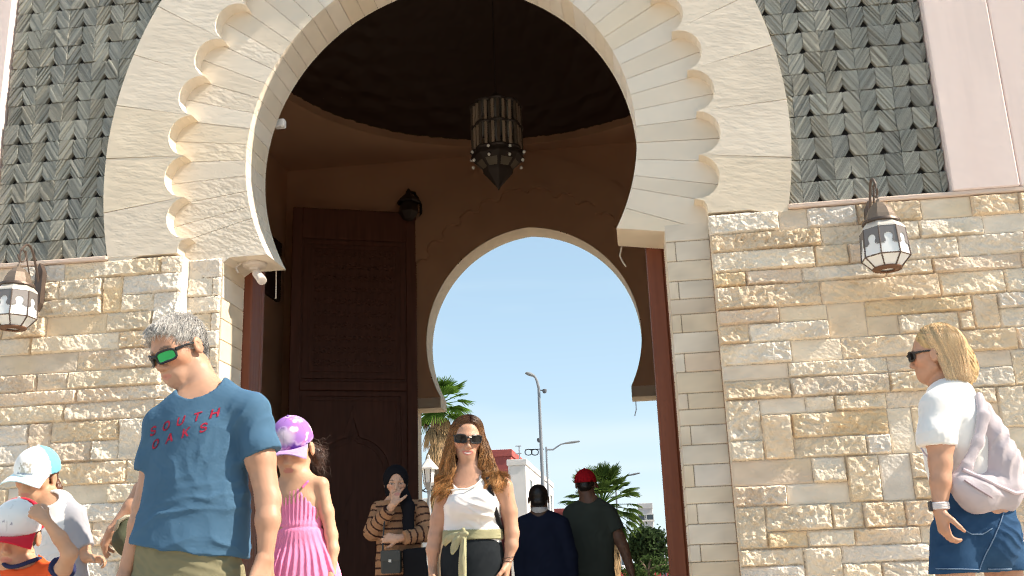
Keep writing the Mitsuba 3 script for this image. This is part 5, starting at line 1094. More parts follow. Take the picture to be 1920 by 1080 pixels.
D.chain([(98, 1080, 23), (127, 1058, 23, -.04)], .02, cutp=(at(118, 1064, Y-.03), at(127, 1040, Y-.05)-at(104, 1078, Y))); D.chain([(2, 1084, 23), (-12, 1150, 24)], .02)
D.cone(D.P(46, 1210), D.P(46, 1250), .12, .12, .02, (np.array([0, 1., 0]), .66)); D.plane(D.P(46, 1262), -Z3); D.ell(at(46, 1052, Y)+[0, -.02, 0], [.055, .07, .030], None, .01, -1); D.fold(70, 1080, 40, 70, .03, .006); D.rough(.004, 12)
m = D.mesh(.005); put(k, 'shirt', m, 'cloth', smooth=True, color=mottled(m, (.72, .105, .03), .10, 12))
N = Body(Y); c0, n0 = at(118, 1064, Y-.03), unit(at(127, 1040, Y-.05)-at(104, 1078, Y)); N.cone(c0-n0*.012, c0+n0*.006, N.m(110, 1060, 24.5), N.m(110, 1060, 24.5), .01, cutp=(c0+n0*.005, n0)); N.plane(c0-n0*.014, -n0)
m = N.mesh(.005); put(k, 'sleeve_trim', m, 'cloth', smooth=True, color=vcol(m, (.03, .035, .09)))
th = np.linspace(0, 2*math.pi, 25); cc = at(46, 1056, Y); m = tube([cc+[.060*math.cos(u), .055*math.sin(u)-.012, .012*math.cos(u*2)] for u in th], .007, 6); put(k, 'collar', m, 'cloth', smooth=True, color=vcol(m, (.03, .035, .09)))
LB = Body(Y); hp = [LB.P(26, 1240), LB.P(66, 1240)]; [LB.cone(p, p-[0, 0, .28], .082, .08, .03) for p in hp]; LB.plane([0, 0, hp[0][2]-.24], -Z3); m = LB.mesh(.010); put(k, 'shorts', m, 'cloth', smooth=True, color=vcol(m, (.05, .06, .10)))
# ================================================================== the grown-up hidden behind the man, holding the child's hand
k = thing('person', 'person mostly hidden behind the man in blue, one arm reaching to hold a hand', 'person'); Y = -2.72
B = Body(Y); H = Head(B, at(372, 786, Y), .215, -30, 10, 0)
B.chain([(372, 825, 22, .02), (376, 862, 24, .02)], .02); B.chain([(376, 866, 48), (372, 920, 58), (372, 1000, 52), (372, 1080, 62)], .04, .62); B.chain([(372, 868, 20), (318, 884, 19)], .03); B.chain([(380, 868, 20), (434, 884, 19)], .03)
B.chain([(318, 886, 19), (290, 900, 17), (266, 917, 14.5)], .02); B.chain([(266, 917, 14.5), (246, 950, 13.5, -.03), (211, 992, 8.5, -.06)], .015)
w0 = B.P(211, 992, -.06); hand(B, w0, unit(B.P(188, 1032, .06)-w0), [.55, .35, -.5], 1, .86, (28, 40, 30), .08)
B.chain([(434, 886, 19), (446, 950, 15), (440, 1010, 10)], .02); hand(B, B.P(440, 1010), [0, -.1, -1], [-1, 0, 0], -1, .85)
skin_mesh(k, B, np.array([.45, .255, .165]), [H], .005)
D = Body(Y); D.chain([(376, 872, 52), (372, 920, 63), (372, 1000, 58), (372, 1060, 66)], .04, .64); D.chain([(372, 866, 24), (318, 884, 23)], .03); D.chain([(380, 866, 24), (434, 884, 23)], .03); D.plane(D.P(372, 1070), -Z3); D.rough(.004, 10); m = D.mesh(.009); put(k, 'top', m, 'cloth', smooth=True, color=mottled(m, (.08, .08, .09)))
Hd = Body(Y); Hd.ell(H.w((0, -.07, .63)), np.array([.37, .44, .42])*H.H, H.R.T, .01); Hd.chain([(345, 745, 20, .03), (340, 790, 18, .06)], .03); Hd.ell(H.w((0, .36, .40)), np.array([.36, .30, .44])*H.H, H.R.T, .02, -1); Hd.mods.append(lambda p, d: d-.005*(meshkit.noise(p*[160, 160, 40])-.5)*2)
m = Hd.mesh(.007); put(k, 'hair', m, 'hair', smooth=True, color=mottled(m, (.035, .02, .014), .5, 50))
person_legs(k, B, [B.P(346, 1100), B.P(398, 1100)], .27, .10, .06, (.06, .06, .08))
k = thing('bag', 'small olive green bag with a pale rim beside the man in blue', 'bag'); Yb = -2.95
B = Body(Yb); B.chain([(236, 985, 17), (236, 1012, 22), (240, 1028, 16)], .03, .7); B.rough(.006, 14); m = B.mesh(.005); only(k, m, 'cloth', True, mottled(m, (.085, .095, .06), .2, 14))
put(k, 'rim', tube([at(216, 995, Yb-.02), at(222, 978, Yb-.03), at(236, 969, Yb-.02), at(252, 968, Yb)], .008, 6), 'cloth', smooth=True, color=vcol(tube([[0, 0, 0], [0, 0, 1], [0, 0, 2], [0, 0, 3.]], .1, 6), (.42, .40, .30)))
put(k, 'strap', tube([at(252, 968, Yb), at(290, 900, Yb+.1), at(330, 872, Y-.08)], .008, 6), 'cloth', smooth=True, color=vcol(tube([[0, 0, 0], [0, 0, 1], [0, 0, 2.]], .1, 6), (.10, .11, .07)))
def locks(H, starts, n, gen, seed, r0=.0022, sides=4):
    r = np.random.default_rng(seed); return strands(0, [gen(r, *starts(r)) for _ in range(n)], r0*r.uniform(.6, 1.3, n), sides)
# ================================================================== the smiling woman in the white top
k = thing('person', 'smiling woman in a white tank top with long wavy auburn hair and dark sunglasses', 'person'); Y = -1.72; SW = np.array([.50, .285, .19])
B = Body(Y); H = Head(B, at(875, 822, Y), .205, 6, 10, -3, nose=.9)
B.chain([(877, 850, 14, .07), (880, 887, 17, .035)], .010)
B.chain([(880, 893, 34), (884, 930, 48), (885, 1000, 47), (886, 1080, 56)], .05, .62); B.chain([(876, 893, 15), (840, 914, 16)], .03); B.chain([(888, 893, 15), (944, 912, 16)], .03)
B.chain([(838, 916, 16.5), (822, 975, 15, .01), (816, 1006, 13)], .015); B.chain([(816, 1006, 13), (812, 1030, 12.5, -.01), (811, 1066, 7.6, -.02)], .015)
hand(B, B.P(811, 1066, -.02), [.12, -.2, -1], [.9, -.1, .1], 1, .86, (20, 28, 20))
B.chain([(945, 914, 16.5), (955, 960, 15, .01), (960, 1000, 13)], .015); B.chain([(960, 1000, 13), (959, 1022, 12, -.01), (951, 1056, 7.6, -.02)], .015)
hand(B, B.P(951, 1056, -.02), [-.12, -.2, -1], [-.9, -.1, .1], -1, .86, (20, 28, 20))
B.ell(B.P(866, 946, -.075), [.060, .045, .058], None, .05); B.ell(B.P(902, 946, -.075), [.060, .045, .058], None, .05)
for s_ in (-1, 1):
    hp = B.P(886+s_*22, 1110); an = np.array([hp[0], hp[1]+s_*.08, .08]); B.cone(hp, an, .07, .035, .03); B.cone(an-[0, 0, .03], an+[0, -.14, -.05], .032, .025, .02)
B.plane([0, 0, .004], -Z3)
skin_mesh(k, B, SW, [H], .0045, lips=(.52, .13, .12), smile=1.)
shades(k, H, 'lens_dark', (.02, .018, .018), .26, .092, .455, .505, .12)
# tank top
D = Body(Y); D.chain([(882, 905, 42), (885, 940, 50.5), (885, 1000, 50), (886, 1030, 53)], .05, .66); D.ell(D.P(865, 946, -.08), [.068, .055, .066], None, .05); D.ell(D.P(903, 946, -.08), [.068, .055, .066], None, .05)
c = at(874, 898, Y); D.mods.append(lambda p, d, c=at(877, 893, Y): np.maximum(d, -(((p[:, 0]-c[0])/.066)**2+((p[:, 2]-c[2])/.070)**2+((p[:, 1]-c[1]+.06)/.13)**2-1)*.06))
for cx, cy, rx in ((826, 915, .060), (952, 915, .055)): D.mods.append(lambda p, d, c=at(cx, cy, Y), rx=rx: np.maximum(d, -(((p[:, 0]-c[0])/rx)**2+((p[:, 2]-c[2])/.09)**2-1)*.05))
D.plane(D.P(885, 893), Z3); D.plane(D.P(885, 1020), -Z3); D.fold(885, 985, 50, 6, .035, .007, -.08, 1.5); D.fold(900, 965, 40, -18, .03, .005, -.08); D.rough(.003, 12)
m = D.mesh(.005); put(k, 'tank_top', m, 'cloth', smooth=True, color=mottled(m, (.78, .77, .76), .05, 14))
m = tube([at(x, y, Y)+[0, dy, 0] for x, y, dy in ((845, 921, -.085), (858, 922, -.112), (872, 921, -.125), (886, 920, -.12), (898, 913, -.10), (908, 901, -.075))], .0045, 6); put(k, 'neckline_trim', m, 'cloth', smooth=True, color=vcol(m, (.74, .72, .66)))
# jumper tied round the waist
D = Body(Y); D.chain([(886, 1000, 52), (886, 1010, 53)], .01, .68); D.mods.append(lambda p, d, z0=at(886, 1003, Y)[2]: np.maximum(d-.012, np.abs(p[:, 2]-z0+.03*(p[:, 0]-at(886, 1003, Y)[0]))-.022)); D.fold(886, 1003, 80, 4, .014, .006, -.1, 2)
m = D.mesh(.005); OL = (.34, .33, .20); tie_k = put(k, 'tied_jumper', m, 'cloth', smooth=True, color=mottled(m, OL, .2, 20))
D = Body(Y); D.chain([(864, 1001, 5, -.165), (874, 1001, 5, -.165)], .006, .8); D.chain([(868, 994, 4.5, -.165), (869, 1008, 5, -.165)], .006, .8); D.rough(.005, 34); m = D.mesh(.0035); put(tie_k, 'knot', m, 'cloth', smooth=True, color=mottled(m, (.36, .35, .215), .25, 26))
for i_, (pts, w) in enumerate((([(870, 1003, -.165), (868, 1030, -.168), (867, 1062, -.168), (868, 1110, -.15)], (.018, .030, .036, .034)), ([(866, 1003, -.165), (857, 1013, -.162), (851, 1028, -.158), (847, 1040, -.155)], (.016, .040, .034, .006)), ([(862, 1001, -.16), (850, 1006, -.145), (838, 1012, -.10), (832, 1022, -.07)], (.020, .034, .036, .020)))):
    m = ribbon([at(x, y, Y+d) for x, y, d in pts], w, .006, .006, i_+1); put(tie_k, 'sleeve', m, 'cloth', smooth=50, color=mottled(m, (.38, .37, .23), .2, 20))
D = Body(Y); D.chain([(886, 1012, 52), (886, 1050, 57), (886, 1090, 58)], .04, .68); hp = [D.P(862, 1105), D.P(912, 1105)]
for i, p in enumerate(hp): an = np.array([p[0]*.9+hp[1-i][0]*.1, p[1]+(.10 if i else -.10), .10]); D.cone(p, (p+an)/2+[0, -.03, 0], .082, .062, .03); D.cone((p+an)/2+[0, -.03, 0], an, .062, .045, .03)
D.plane(D.P(886, 1006), Z3); D.fold(900, 1055, 50, 30, .05, .005, -.1); D.rough(.003, 10); m = D.mesh(.0065); put(k, 'leggings', m, 'dark_cloth', smooth=True, color=mottled(m, (.018, .022, .026), .2, 14))
m = cat([tube([at(x, y, Y)+[0, dy, 0] for x, y, dy in ((912, 890, .0), (918, 900, -.06), (925, 925, -.085), (931, 955, -.07), (938, 985, -.02), (941, 1000, .05))], .013, 6)]); put(k, 'bag_strap', m, 'cloth', smooth=True, color=vcol(m, (.02, .02, .022)))
th = np.linspace(0, 2*math.pi, 19); wr = at(952, 1046, Y-.02); m = cat([tube([wr+[.027*math.cos(u), .027*math.sin(u), dz+.004*math.cos(u)] for u in th], .0022, 5) for dz in (0, -.016)]); put(k, 'bracelets', m, 'gloss', color=vcol(m, (.12, .07, .05)))
# long wavy hair: a base mass and many locks
Hd = Body(Y); e = lambda c, r, k_=.04: Hd.ell(H.w(c), np.array(r)*H.H, H.R.T, k_*H.H); e((0, -.09, .65), (.352, .415, .385))
Hd.chain([(854, 830, 8, .05), (845, 862, 10, .04), (840, 895, 10, .0), (832, 925, 7, -.04)], .03, .8); Hd.chain([(897, 826, 8, .05), (907, 858, 11, .04), (920, 884, 12, .01), (934, 902, 9, -.02)], .03, .8); Hd.chain([(876, 840, 24, .09), (880, 900, 34, .11)], .04, .5)
Hd.ell(H.w((0, .44, .47)), np.array([.285, .38, .45])*H.H, H.R.T, .012, -1)
Hd.mods.append(lambda p, d: d-.0055*(meshkit.noise(np.stack([(p[:, 0]+.02*np.sin(p[:, 2]*38))*170, p[:, 1]*90, p[:, 2]*9], -1), 2)-.5)*2)
m = Hd.mesh(.0048); v = np.array(m.vertices); t = np.clip((H.w((0, 0, .55))[2]-v[:, 2])/.22, 0, 1)[:, None]; n = meshkit.noise(np.stack([(v[:, 0]+.02*np.sin(v[:, 2]*38))*260, v[:, 1]*120, v[:, 2]*12], -1), 5)[:, None]
put(k, 'hair', m, 'hair', smooth=True, color=(np.array([.075, .030, .016])*(1-t)+np.array([.24, .10, .032])*t)*(.45+1.1*n))
r = np.random.default_rng(4); n = 3400; C = np.zeros((n, 9, 3)); Cl = r.integers(0, 70, n); cw = r.uniform(0, 6.3, 70); cf = r.uniform(.8, 1.25, 70); co = r.normal(0, 1, (70, 2, 3)); cc = r.uniform(.6, 1.3, 70)
for i in range(n):
    s_ = -1 if Cl[i] < 33 else 1; y0 = r.uniform(-.40, .29); g = math.sqrt(max(.10, 1-((y0+.06)/.45)**2)); th = np.linspace(.04, 1.45+.3*r.random(), 5); o1, o2 = co[Cl[i]]
    A = [H.w((.04*math.cos(q)+s_*.392*g*math.sin(q), y0-.05*q, .635+.412*g*math.cos(q))) for q in th]; b = A[-1]; j = r.normal(0, 1, (2, 3))*.35
    if s_ < 0: e1, e2 = at(839+np.clip(o1[0]*6+j[0, 0]*5, -10, 12), 880, Y-.03+.02*o1[1]), at(830+np.clip(o2[0]*8+j[1, 0]*7, -14, 15), 924+o2[2]*9+j[1, 2]*8, Y-.07+.02*o2[1])
    else: e1, e2 = at(914+np.clip(o1[0]*8+j[0, 0]*6, -13, 12), 878, Y-.02+.02*o1[1]), at(934+np.clip(o2[0]*10+j[1, 0]*8, -17, 17), 914+o2[2]*9+j[1, 2]*8, Y-.06+.02*o2[1])
    C[i] = A+[(b+e1)/2+[s_*.004, 0, 0], e1, (e1+e2)/2, e2]
P = resample(C, 20); u = np.linspace(0, 1, 20); w = np.clip(u*1.7-.55, 0, 1); ph = cw[Cl][:, None]+r.normal(0, .35, (n, 1)); L = cf[Cl][:, None]*21*u
P += (w*(.012+.014*w)*np.sin(L+ph))[:, :, None]*np.array([1, 0, 0])+(w*.012*np.cos(L+ph))[:, :, None]*np.array([0, 1, .2])+r.normal(0, .0012, (n, 1, 3))
f_ = cc[Cl][:, None]*r.uniform(.7, 1.3, (n, 1)); m, c = hair_strands(P, .0011*r.uniform(.7, 1.3, n), np.array([.075, .030, .016])*f_, np.array([.56, .28, .10])*f_)
put(k, 'strands', m, 'hair', smooth=True, color=c, kind='stuff')
# ================================================================== the blonde woman at the right
k = thing('person', 'blonde woman in white T-shirt and denim shorts looking left by the right stone wall', 'person'); Y = -2.12; SB = np.array([.52, .29, .19])
B = Body(Y); H = Head(B, at(1752, 664, Y), .222, -99, 2, -5, nose=.95)
B.chain([(1766, 700, 19, .0), (1776, 735, 22, .0)], .02)
B.chain([(1782, 748, 38), (1790, 800, 50), (1800, 870, 52), (1830, 960, 62)], .05, 1.30); B.chain([(1774, 742, 22, -.02), (1762, 764, 27, -.14)], .03); B.chain([(1786, 744, 22, .02), (1790, 764, 26, .16)], .03)
B.chain([(1760, 766, 27, -.15), (1763, 830, 24, -.19), (1763, 868, 20.5, -.20)], .02); B.chain([(1763, 868, 20.5, -.20), (1764, 905, 19, -.21), (1762, 956, 12.5, -.22)], .015)
hand(B, B.P(1762, 958, -.22), unit(B.P(1776, 1020, -.23)-B.P(1762, 958, -.22)), [.95, .25, .2], 1, .88, None, .06, curls=[(25, 45, 30), (28, 42, 30), (28, 40, 28), (26, 40, 28)])
B.chain([(1790, 766, 26, .17), (1780, 870, 20, .19), (1770, 950, 12, .17)], .02); hand(B, B.P(1770, 950, .17), [-.1, 0, -1], [-.9, 0, .2], -1, .88)
for s_, px in ((-1, 1790), (1, 1876)):
    hp = B.P(px, 1050, .09*s_); an = np.array([hp[0]+(.10 if s_ > 0 else -.02), hp[1], .27+.08]); kn = (hp+an)/2+[-.03, 0, 0]; B.cone(hp, kn, .075, .058, .03); B.cone(kn, an, .055, .036, .02); B.cone(an-[0, 0, .03], an+[-.14, 0, -.05], .032, .025, .02)
B.plane([0, 0, .274], -Z3)
skin_mesh(k, B, SB, [H], .005, lips=(.50, .18, .15))
shades(k, H, 'lens_dark', (.03, .022, .02), .23, .085, .455, .505, .12)
# bobbed blonde hair
Hd = Body(Y); e = lambda c, r, k_=.05: Hd.ell(H.w(c), np.array(r)*H.H, H.R.T, k_*H.H); e((0, -.09, .65), (.362, .435, .385)); Hd.chain([(1776, 660, 27, 0), (1792, 690, 27, 0), (1798, 704, 23, 0)], .05, 1.3); Hd.chain([(1768, 640, 26, 0), (1802, 690, 25, 0)], .05, 1.25)
Hd.ell(H.w((0, .46, .36)), np.array([.45, .37, .53])*H.H, H.R.T, .02, -1)
for s_ in (-1, 1): Hd.ell(H.w((s_*.40, .06, .38)), np.array([.10, .15, .24])*H.H, H.R.T, .02, -1)
Hd.mods.append(lambda p, d, c=at(1776, 711, Y), n=unit(np.array([-.42, 0, -1.])): np.maximum(d, (p-c)@n))
Hd.mods.append(lambda p, d: d-.006*(meshkit.noise(np.stack([(p[:, 0]*.85+p[:, 2]*.5)*150, p[:, 1]*90, p[:, 2]*8-p[:, 0]*6], -1), 2)-.5)*2)
m = Hd.mesh(.0048); v = np.array(m.vertices); n = meshkit.noise(np.stack([(v[:, 0]*.85+v[:, 2]*.5)*230, v[:, 1]*150, v[:, 2]*9], -1), 5)[:, None]
put(k, 'hair', m, 'hair', smooth=True, color=np.array([.52, .35, .165])*(.6+.8*n))
r = np.random.default_rng(14); n = 5200; C = np.zeros((n, 6, 3)); tone = np.zeros(n)
for i in range(n):
    side = -1 if r.random() < .72 else 1; y0 = r.uniform(-.42, .16); g = math.sqrt(max(.05, 1-((y0+.07)/.46)**2)); back = r.random() < .33
    if back: fi = r.uniform(-.9, .9); A = [H.w((.34*math.sin(fi)*math.sin(q)*1.0, -.08-.465*math.sin(q)*math.cos(fi)*.98, .645+.408*math.cos(q))) for q in np.linspace(.15, 1.6, 4)]; e2 = at(1812+r.uniform(-4, 17), 706+r.uniform(-12, 11), Y+.10*math.sin(fi)*-1+r.normal(0, .012))
    else: A = [H.w((-side*-1*-.388*g*math.sin(q), y0-.10*q, .645+.408*g*math.cos(q))) if side > 0 else H.w((.388*g*math.sin(q), y0-.10*q, .645+.408*g*math.cos(q))) for q in np.linspace(.05, 1.55, 4)]; e2 = at(1778+34*np.clip((.16-y0)/.55, 0, 1)+r.uniform(-4, 10), 709+r.uniform(-9, 7), Y+(-.088 if side < 0 else .088)+r.normal(0, .010))
    C[i] = A+[(A[-1]*.5+e2*.5)+np.array([.006, 0, 0]), e2]; tone[i] = meshkit.noise(np.array([[A[1][0]*60, A[1][1]*60, A[2][0]*60]]))[0]
P = resample(C, 12); P += r.normal(0, .0016, (n, 1, 3))+(.0025*np.sin(np.linspace(0, 7, 12)[None]+r.uniform(0, 6, (n, 1))))[:, :, None]*r.normal(0, 1, (n, 1, 3))
f_ = (.72+.55*tone[:, None])*r.uniform(.8, 1.2, (n, 1)); m, c = hair_strands(P, .0010*r.uniform(.7, 1.3, n), np.array([.66, .46, .235])*f_, np.array([.86, .66, .42])*f_)
put(k, 'strands', m, 'hair', smooth=True, color=c, kind='stuff')
# T-shirt
D = Body(Y); D.chain([(1782, 748, 44), (1790, 800, 55), (1798, 850, 57), (1810, 930, 58)], .05, 1.32); D.chain([(1776, 740, 26, -.01), (1761, 765, 33, -.14)], .035); D.chain([(1786, 742, 26, .02), (1790, 764, 30, .16)], .03)
D.chain([(1761, 765, 33, -.14), (1756, 820, 34, -.18), (1755, 850, 34, -.18)], .025, cutp=(at(1755, 834, Y-.18), [-.03, 0, -1])); D.chain([(1790, 766, 30, .17), (1784, 840, 30, .18)], .02, cutp=(at(1784, 834, Y+.17), [0, 0, -1]))
NB = Body(Y); NB.chain([(1764, 700, 27), (1777, 733, 29)], .02); D.mods.append(lambda p, d, NB=NB: smax(d, -NB.eval(p))); AR2 = Body(Y); AR2.chain([(1762, 838, 24, -.19), (1763, 880, 24, -.20)], .01); D.mods.append(lambda p, d, NB=AR2: smax(d, -NB.eval(p)))
D.plane(D.P(1800, 915), [.1, 0, -1]); D.fold(1792, 790, 40, 65, .026, .008, -.15); D.fold(1800, 835, 50, 22, .030, .008, -.15); D.fold(1770, 790, 40, 75, .025, .006, -.2); D.rough(.005, 9)
m = D.mesh(.005); put(k, 'shirt', m, 'cloth', smooth=True, color=mottled(m, (.77, .765, .75), .05, 14))
# denim shorts
D = Body(Y); D.chain([(1818, 900, 58), (1822, 940, 63), (1832, 1000, 68), (1832, 1020, 66)], .05, 1.15); D.chain([(1794, 1000, 46, -.09), (1788, 1120, 46, -.10)], .03, 1.0); D.chain([(1862, 1000, 50, .08), (1874, 1060, 46, .09), (1877, 1120, 45, .09)], .03, 1.0)
D.plane(D.P(1822, 900), Z3); D.plane(D.P(1830, 1073), [.0, 0, -1]); D.fold(1880, 1010, 50, -40, .035, .010); D.fold(1790, 1010, 60, 12, .05, .005, -.15); D.fold(1840, 1040, 40, 70, .04, .006, -.1); D.rough(.004, 10)
for px, dy in ((1788, -.10), (1877, .09)): D.ell(D.P(px, 1080, dy), [.066, .066, .020], None, .01, -1)
m = D.mesh(.0055); sh = put(k, 'shorts', m, 'denim', smooth=True)
def on_surface(mesh, pts, Yc, lift=.002):
    o = [at(x, y, Yc) for x, y in pts]; yy = front_y(mesh, np.array([[q[0], q[2]] for q in o])); return [np.array([q[0], y-lift, q[2]]) for q, y in zip(o, yy)]
ln = lambda pts: tube(on_surface(m, np.stack([np.interp(np.linspace(0, 1, 16), np.linspace(0, 1, len(pts)), np.array(pts, float)[:, j]) for j in (0, 1)], -1), Y-.1), .0022, 5)
q = cat([ln([(1872, 962), (1855, 1000), (1838, 1040), (1828, 1068)]), ln([(1790, 992), (1810, 1003), (1830, 1003), (1848, 992)]), ln([(1748, 1066), (1790, 1067), (1826, 1068)]), ln([(1848, 1067), (1880, 1067), (1908, 1067)])]); put(sh, 'seams', q, 'cloth', smooth=True, color=vcol(q, (.16, .24, .36)))
# watch
w = B.P(1762, 948, -.22); th = np.linspace(0, 2*math.pi, 21); band = cat([tube([w+[.0315*math.cos(u), .030*math.sin(u), dz] for u in th], .005, 5) for dz in (-.010, -.004, .002, .008)]); wk = numbered(k+'__watch'); scene[wk] = mikit.ply(band, 'plain', color=vcol(band, (.66, .62, .62)))
q = cbox(w[0]-.040, w[0]-.030, w[1]-.017, w[1]+.017, w[2]-.02, w[2]+.018, .003); put(wk, 'case', q, 'gloss', color=vcol(q, (.03, .03, .035)))
# lilac sling bag
k = thing('shoulder_bag', 'pale lilac fabric sling bag hanging across the blonde woman\'s back', 'bag')
D = Body(Y); D.chain([(1846, 765, 12, -.10), (1860, 815, 22, -.10), (1872, 865, 34, -.09), (1878, 910, 38, -.09)], .05, 1.2); D.chain([(1802, 908, 24, -.20), (1832, 926, 32, -.17), (1868, 926, 38, -.10)], .05, 1.); D.chain([(1836, 742, 8, -.11), (1845, 780, 10, -.18), (1834, 830, 10, -.20), (1812, 875, 11, -.215), (1794, 897, 12, -.21)], .02, .6); D.rough(.006, 9)
D.fold(1865, 840, 60, 68, .04, .011, -.05, 1.6); D.fold(1830, 920, 50, -28, .045, .006, -.08, 1.6); D.fold(1880, 900, 50, 60, .04, .008, -.05)
m = D.mesh(.0055); only(k, m, 'cloth', True, mottled(m, (.47, .425, .455), .06, 12)); bag = m
seam = lambda pts, rr, c: put(k, 'seam', (q := tube(on_surface(bag, np.stack([np.interp(np.linspace(0, 1, 18), np.linspace(0, 1, len(pts)), np.array(pts, float)[:, j]) for j in (0, 1)], -1), Y-.1, .003), rr, 6)), 'cloth', smooth=True, color=vcol(q, c))
seam([(1787, 886), (1815, 898), (1850, 914), (1890, 928), (1906, 925)], .007, (.66, .57, .62)); seam([(1786, 906), (1815, 925), (1838, 938)], .003, (.30, .24, .27))
m = tube([at(1722, 832, Y-.05), at(1735, 852, Y-.1), at(1744, 862, Y-.14)], .004, 6); put(k, 'front_strap', m, 'cloth', smooth=True, color=vcol(m, (.60, .51, .56)))
# ================================================================== the woman in the striped jumper inside the gate
k = thing('person', 'woman in a black headscarf and brown striped jumper with her hand at her mouth', 'person'); Y = .62
B = Body(Y); H = Head(B, at(742.5, 905, Y), .215, 2, 8, 2, nose=.9)
B.chain([(743, 925, 12, .03), (745, 945, 13, .02)], .02); B.chain([(746, 950, 28), (748, 1000, 34), (748, 1080, 36)], .04, .65)
B.chain([(738, 946, 11), (714, 954, 12)], .02); B.chain([(714, 954, 12), (697, 998, 10.5, -.06)], .02); B.chain([(697, 998, 10.5, -.06), (738, 945, 6.5, -.20)], .02)
hand(B, B.P(738, 946, -.20), unit(B.P(745, 915, -.16)-B.P(738, 946, -.20)), [.3, .9, .1], -1, .86, (12, 30, 25), .12)
B.chain([(756, 946, 11), (786, 954, 12)], .02); B.chain([(786, 954, 12), (800, 1000, 10.5, -.05)], .02); B.chain([(800, 1000, 10.5, -.05), (745, 1010, 7, -.20)], .02)
hand(B, B.P(747, 1010, -.20), [-1, -.1, .12], [.1, .9, -.3], 1, .86, (25, 40, 30))
for s_ in (-1, 1):
    hp = B.P(748+s_*14, 1100); an = np.array([hp[0], hp[1], .07]); B.cone(hp, an, .07, .035, .02); B.cone(an-[0, 0, .03], an+[0, -.14, -.035], .032, .025, .02)
B.plane([0, 0, .004], -Z3)
skin_mesh(k, B, np.array([.50, .30, .21]), [H], .006, lips=(.42, .16, .14))
D = Body(Y); e = lambda c, r, k_=.05, op=1: D.ell(H.w(c), np.array(r)*H.H, H.R.T, k_*H.H, op); e((0, -.08, .62), (.42, .49, .47)); e((0, -.04, .25), (.38, .36, .38), .1); D.chain([(744, 935, 16), (750, 950, 24)], .03, .8)
D.chain([(756, 926, 12, -.08), (765, 950, 12, -.125), (766, 992, 11, -.15)], .02, .7); e((0, .42, .44), (.265, .30, .40), .02, -1); D.fold(765, 960, 30, 85, .03, .006, -.1); D.rough(.004, 14)
m = D.mesh(.006); put(k, 'headscarf', m, 'dark_cloth', smooth=True, color=vcol(m, (.009, .009, .012)))
segs = [((748, 948, 0), (748, 1090, 0)), ((714, 954, 0), (697, 998, -.06)), ((697, 998, -.06), (738, 945, -.20)), ((786, 954, 0), (800, 1000, -.05)), ((800, 1000, -.05), (745, 1010, -.20))]
D = Body(Y); D.chain([(747, 952, 35), (748, 1000, 41), (748, 1060, 42), (748, 1090, 44)], .04, .68); D.chain([(742, 944, 16), (714, 955, 17)], .02); D.chain([(752, 944, 16), (786, 955, 17)], .02)
D.chain([(714, 955, 17), (699, 996, 17, -.06)], .02); D.chain([(699, 996, 17, -.06), (730, 956, 12.5, -.18)], .015, cutp=(at(731, 955, Y-.18), at(738, 945, Y-.2)-at(697, 998, Y-.06))); D.chain([(786, 955, 17), (799, 998, 17, -.05)], .02); D.chain([(799, 998, 17, -.05), (758, 1008, 13, -.19)], .015, cutp=(at(757, 1008, Y-.19), at(745, 1010, Y-.2)-at(800, 1000, Y-.05)))
D.plane(D.P(748, 938), Z3); D.cone(D.P(748, 1085), D.P(748, 1130), .165, .17, .02, (np.array([0, 1., 0]), .7)); D.plane(D.P(748, 1135), -Z3); D.rough(.006, 9); D.fold(705, 990, 25, -50, .03, .008); D.fold(790, 1005, 30, 60, .03, .008, -.1)
m = D.mesh(.0065); v = np.array(m.vertices); best, tt = np.full(len(v), 9.), np.zeros(len(v))
for i, (a, b) in enumerate(segs):
    a, b = at(a[0], a[1], Y+a[2]), at(b[0], b[1], Y+b[2]); w = (v-a)@(b-a)/((b-a)@(b-a)); d = np.linalg.norm(v-a-np.clip(w, 0, 1)[:, None]*(b-a), axis=1)/(2.4 if i == 0 else 1); u = d < best; best[u] = d[u]; tt[u] = (w*np.linalg.norm(b-a))[u]+.013*i
st = ((tt+.004*meshkit.noise(v*20))/.052) % 1 < .24
put(k, 'jumper', m, 'cloth', smooth=True, color=np.where(st[:, None], np.array([.035, .016, .014]), mottled(m, (.30, .165, .095), .12, 14)))
person_legs(k, B, [B.P(736, 1120), B.P(760, 1120)], 0, .105, .07, (.015, .015, .018))
k = thing('handbag', 'small dark leather handbag hanging in front of the woman in stripes', 'bag'); p = at(734, 1054, Y-.22)
m = hull([p+[x*.065, y*.028, z*.078] for x in (-1, 1) for y in (-1, 1) for z in (-.85, .85)]+[p+[x*.055, y*.034, z*.082] for x in (-1, 1) for y in (-1, 1) for z in (-.9, .9)]); only(k, m, 'leather', False, vcol(m, (.028, .030, .028)))
m = hull([p+[x*.066, -.036, z] for x in (-1, 1) for z in (.075, .01)]+[p+[x*.062, -.030, z] for x in (-1, 1) for z in (.078, .0)]); put(k, 'flap', m, 'leather', color=vcol(m, (.04, .042, .04)))
m = cat([trimesh.creation.box((.018, .006, .018))]); m.apply_translation(p+[.0, -.042, .008]); put(k, 'clasp', m, 'gloss', color=vcol(m, (.5, .5, .48)))
m = tube([p+[-.06, 0, .07], at(718, 1012, Y-.20), at(722, 960, Y-.16), at(735, 940, Y-.05), at(757, 938, Y+.08)], .006, 5); put(k, 'strap', m, 'leather', color=vcol(m, (.03, .03, .03)))
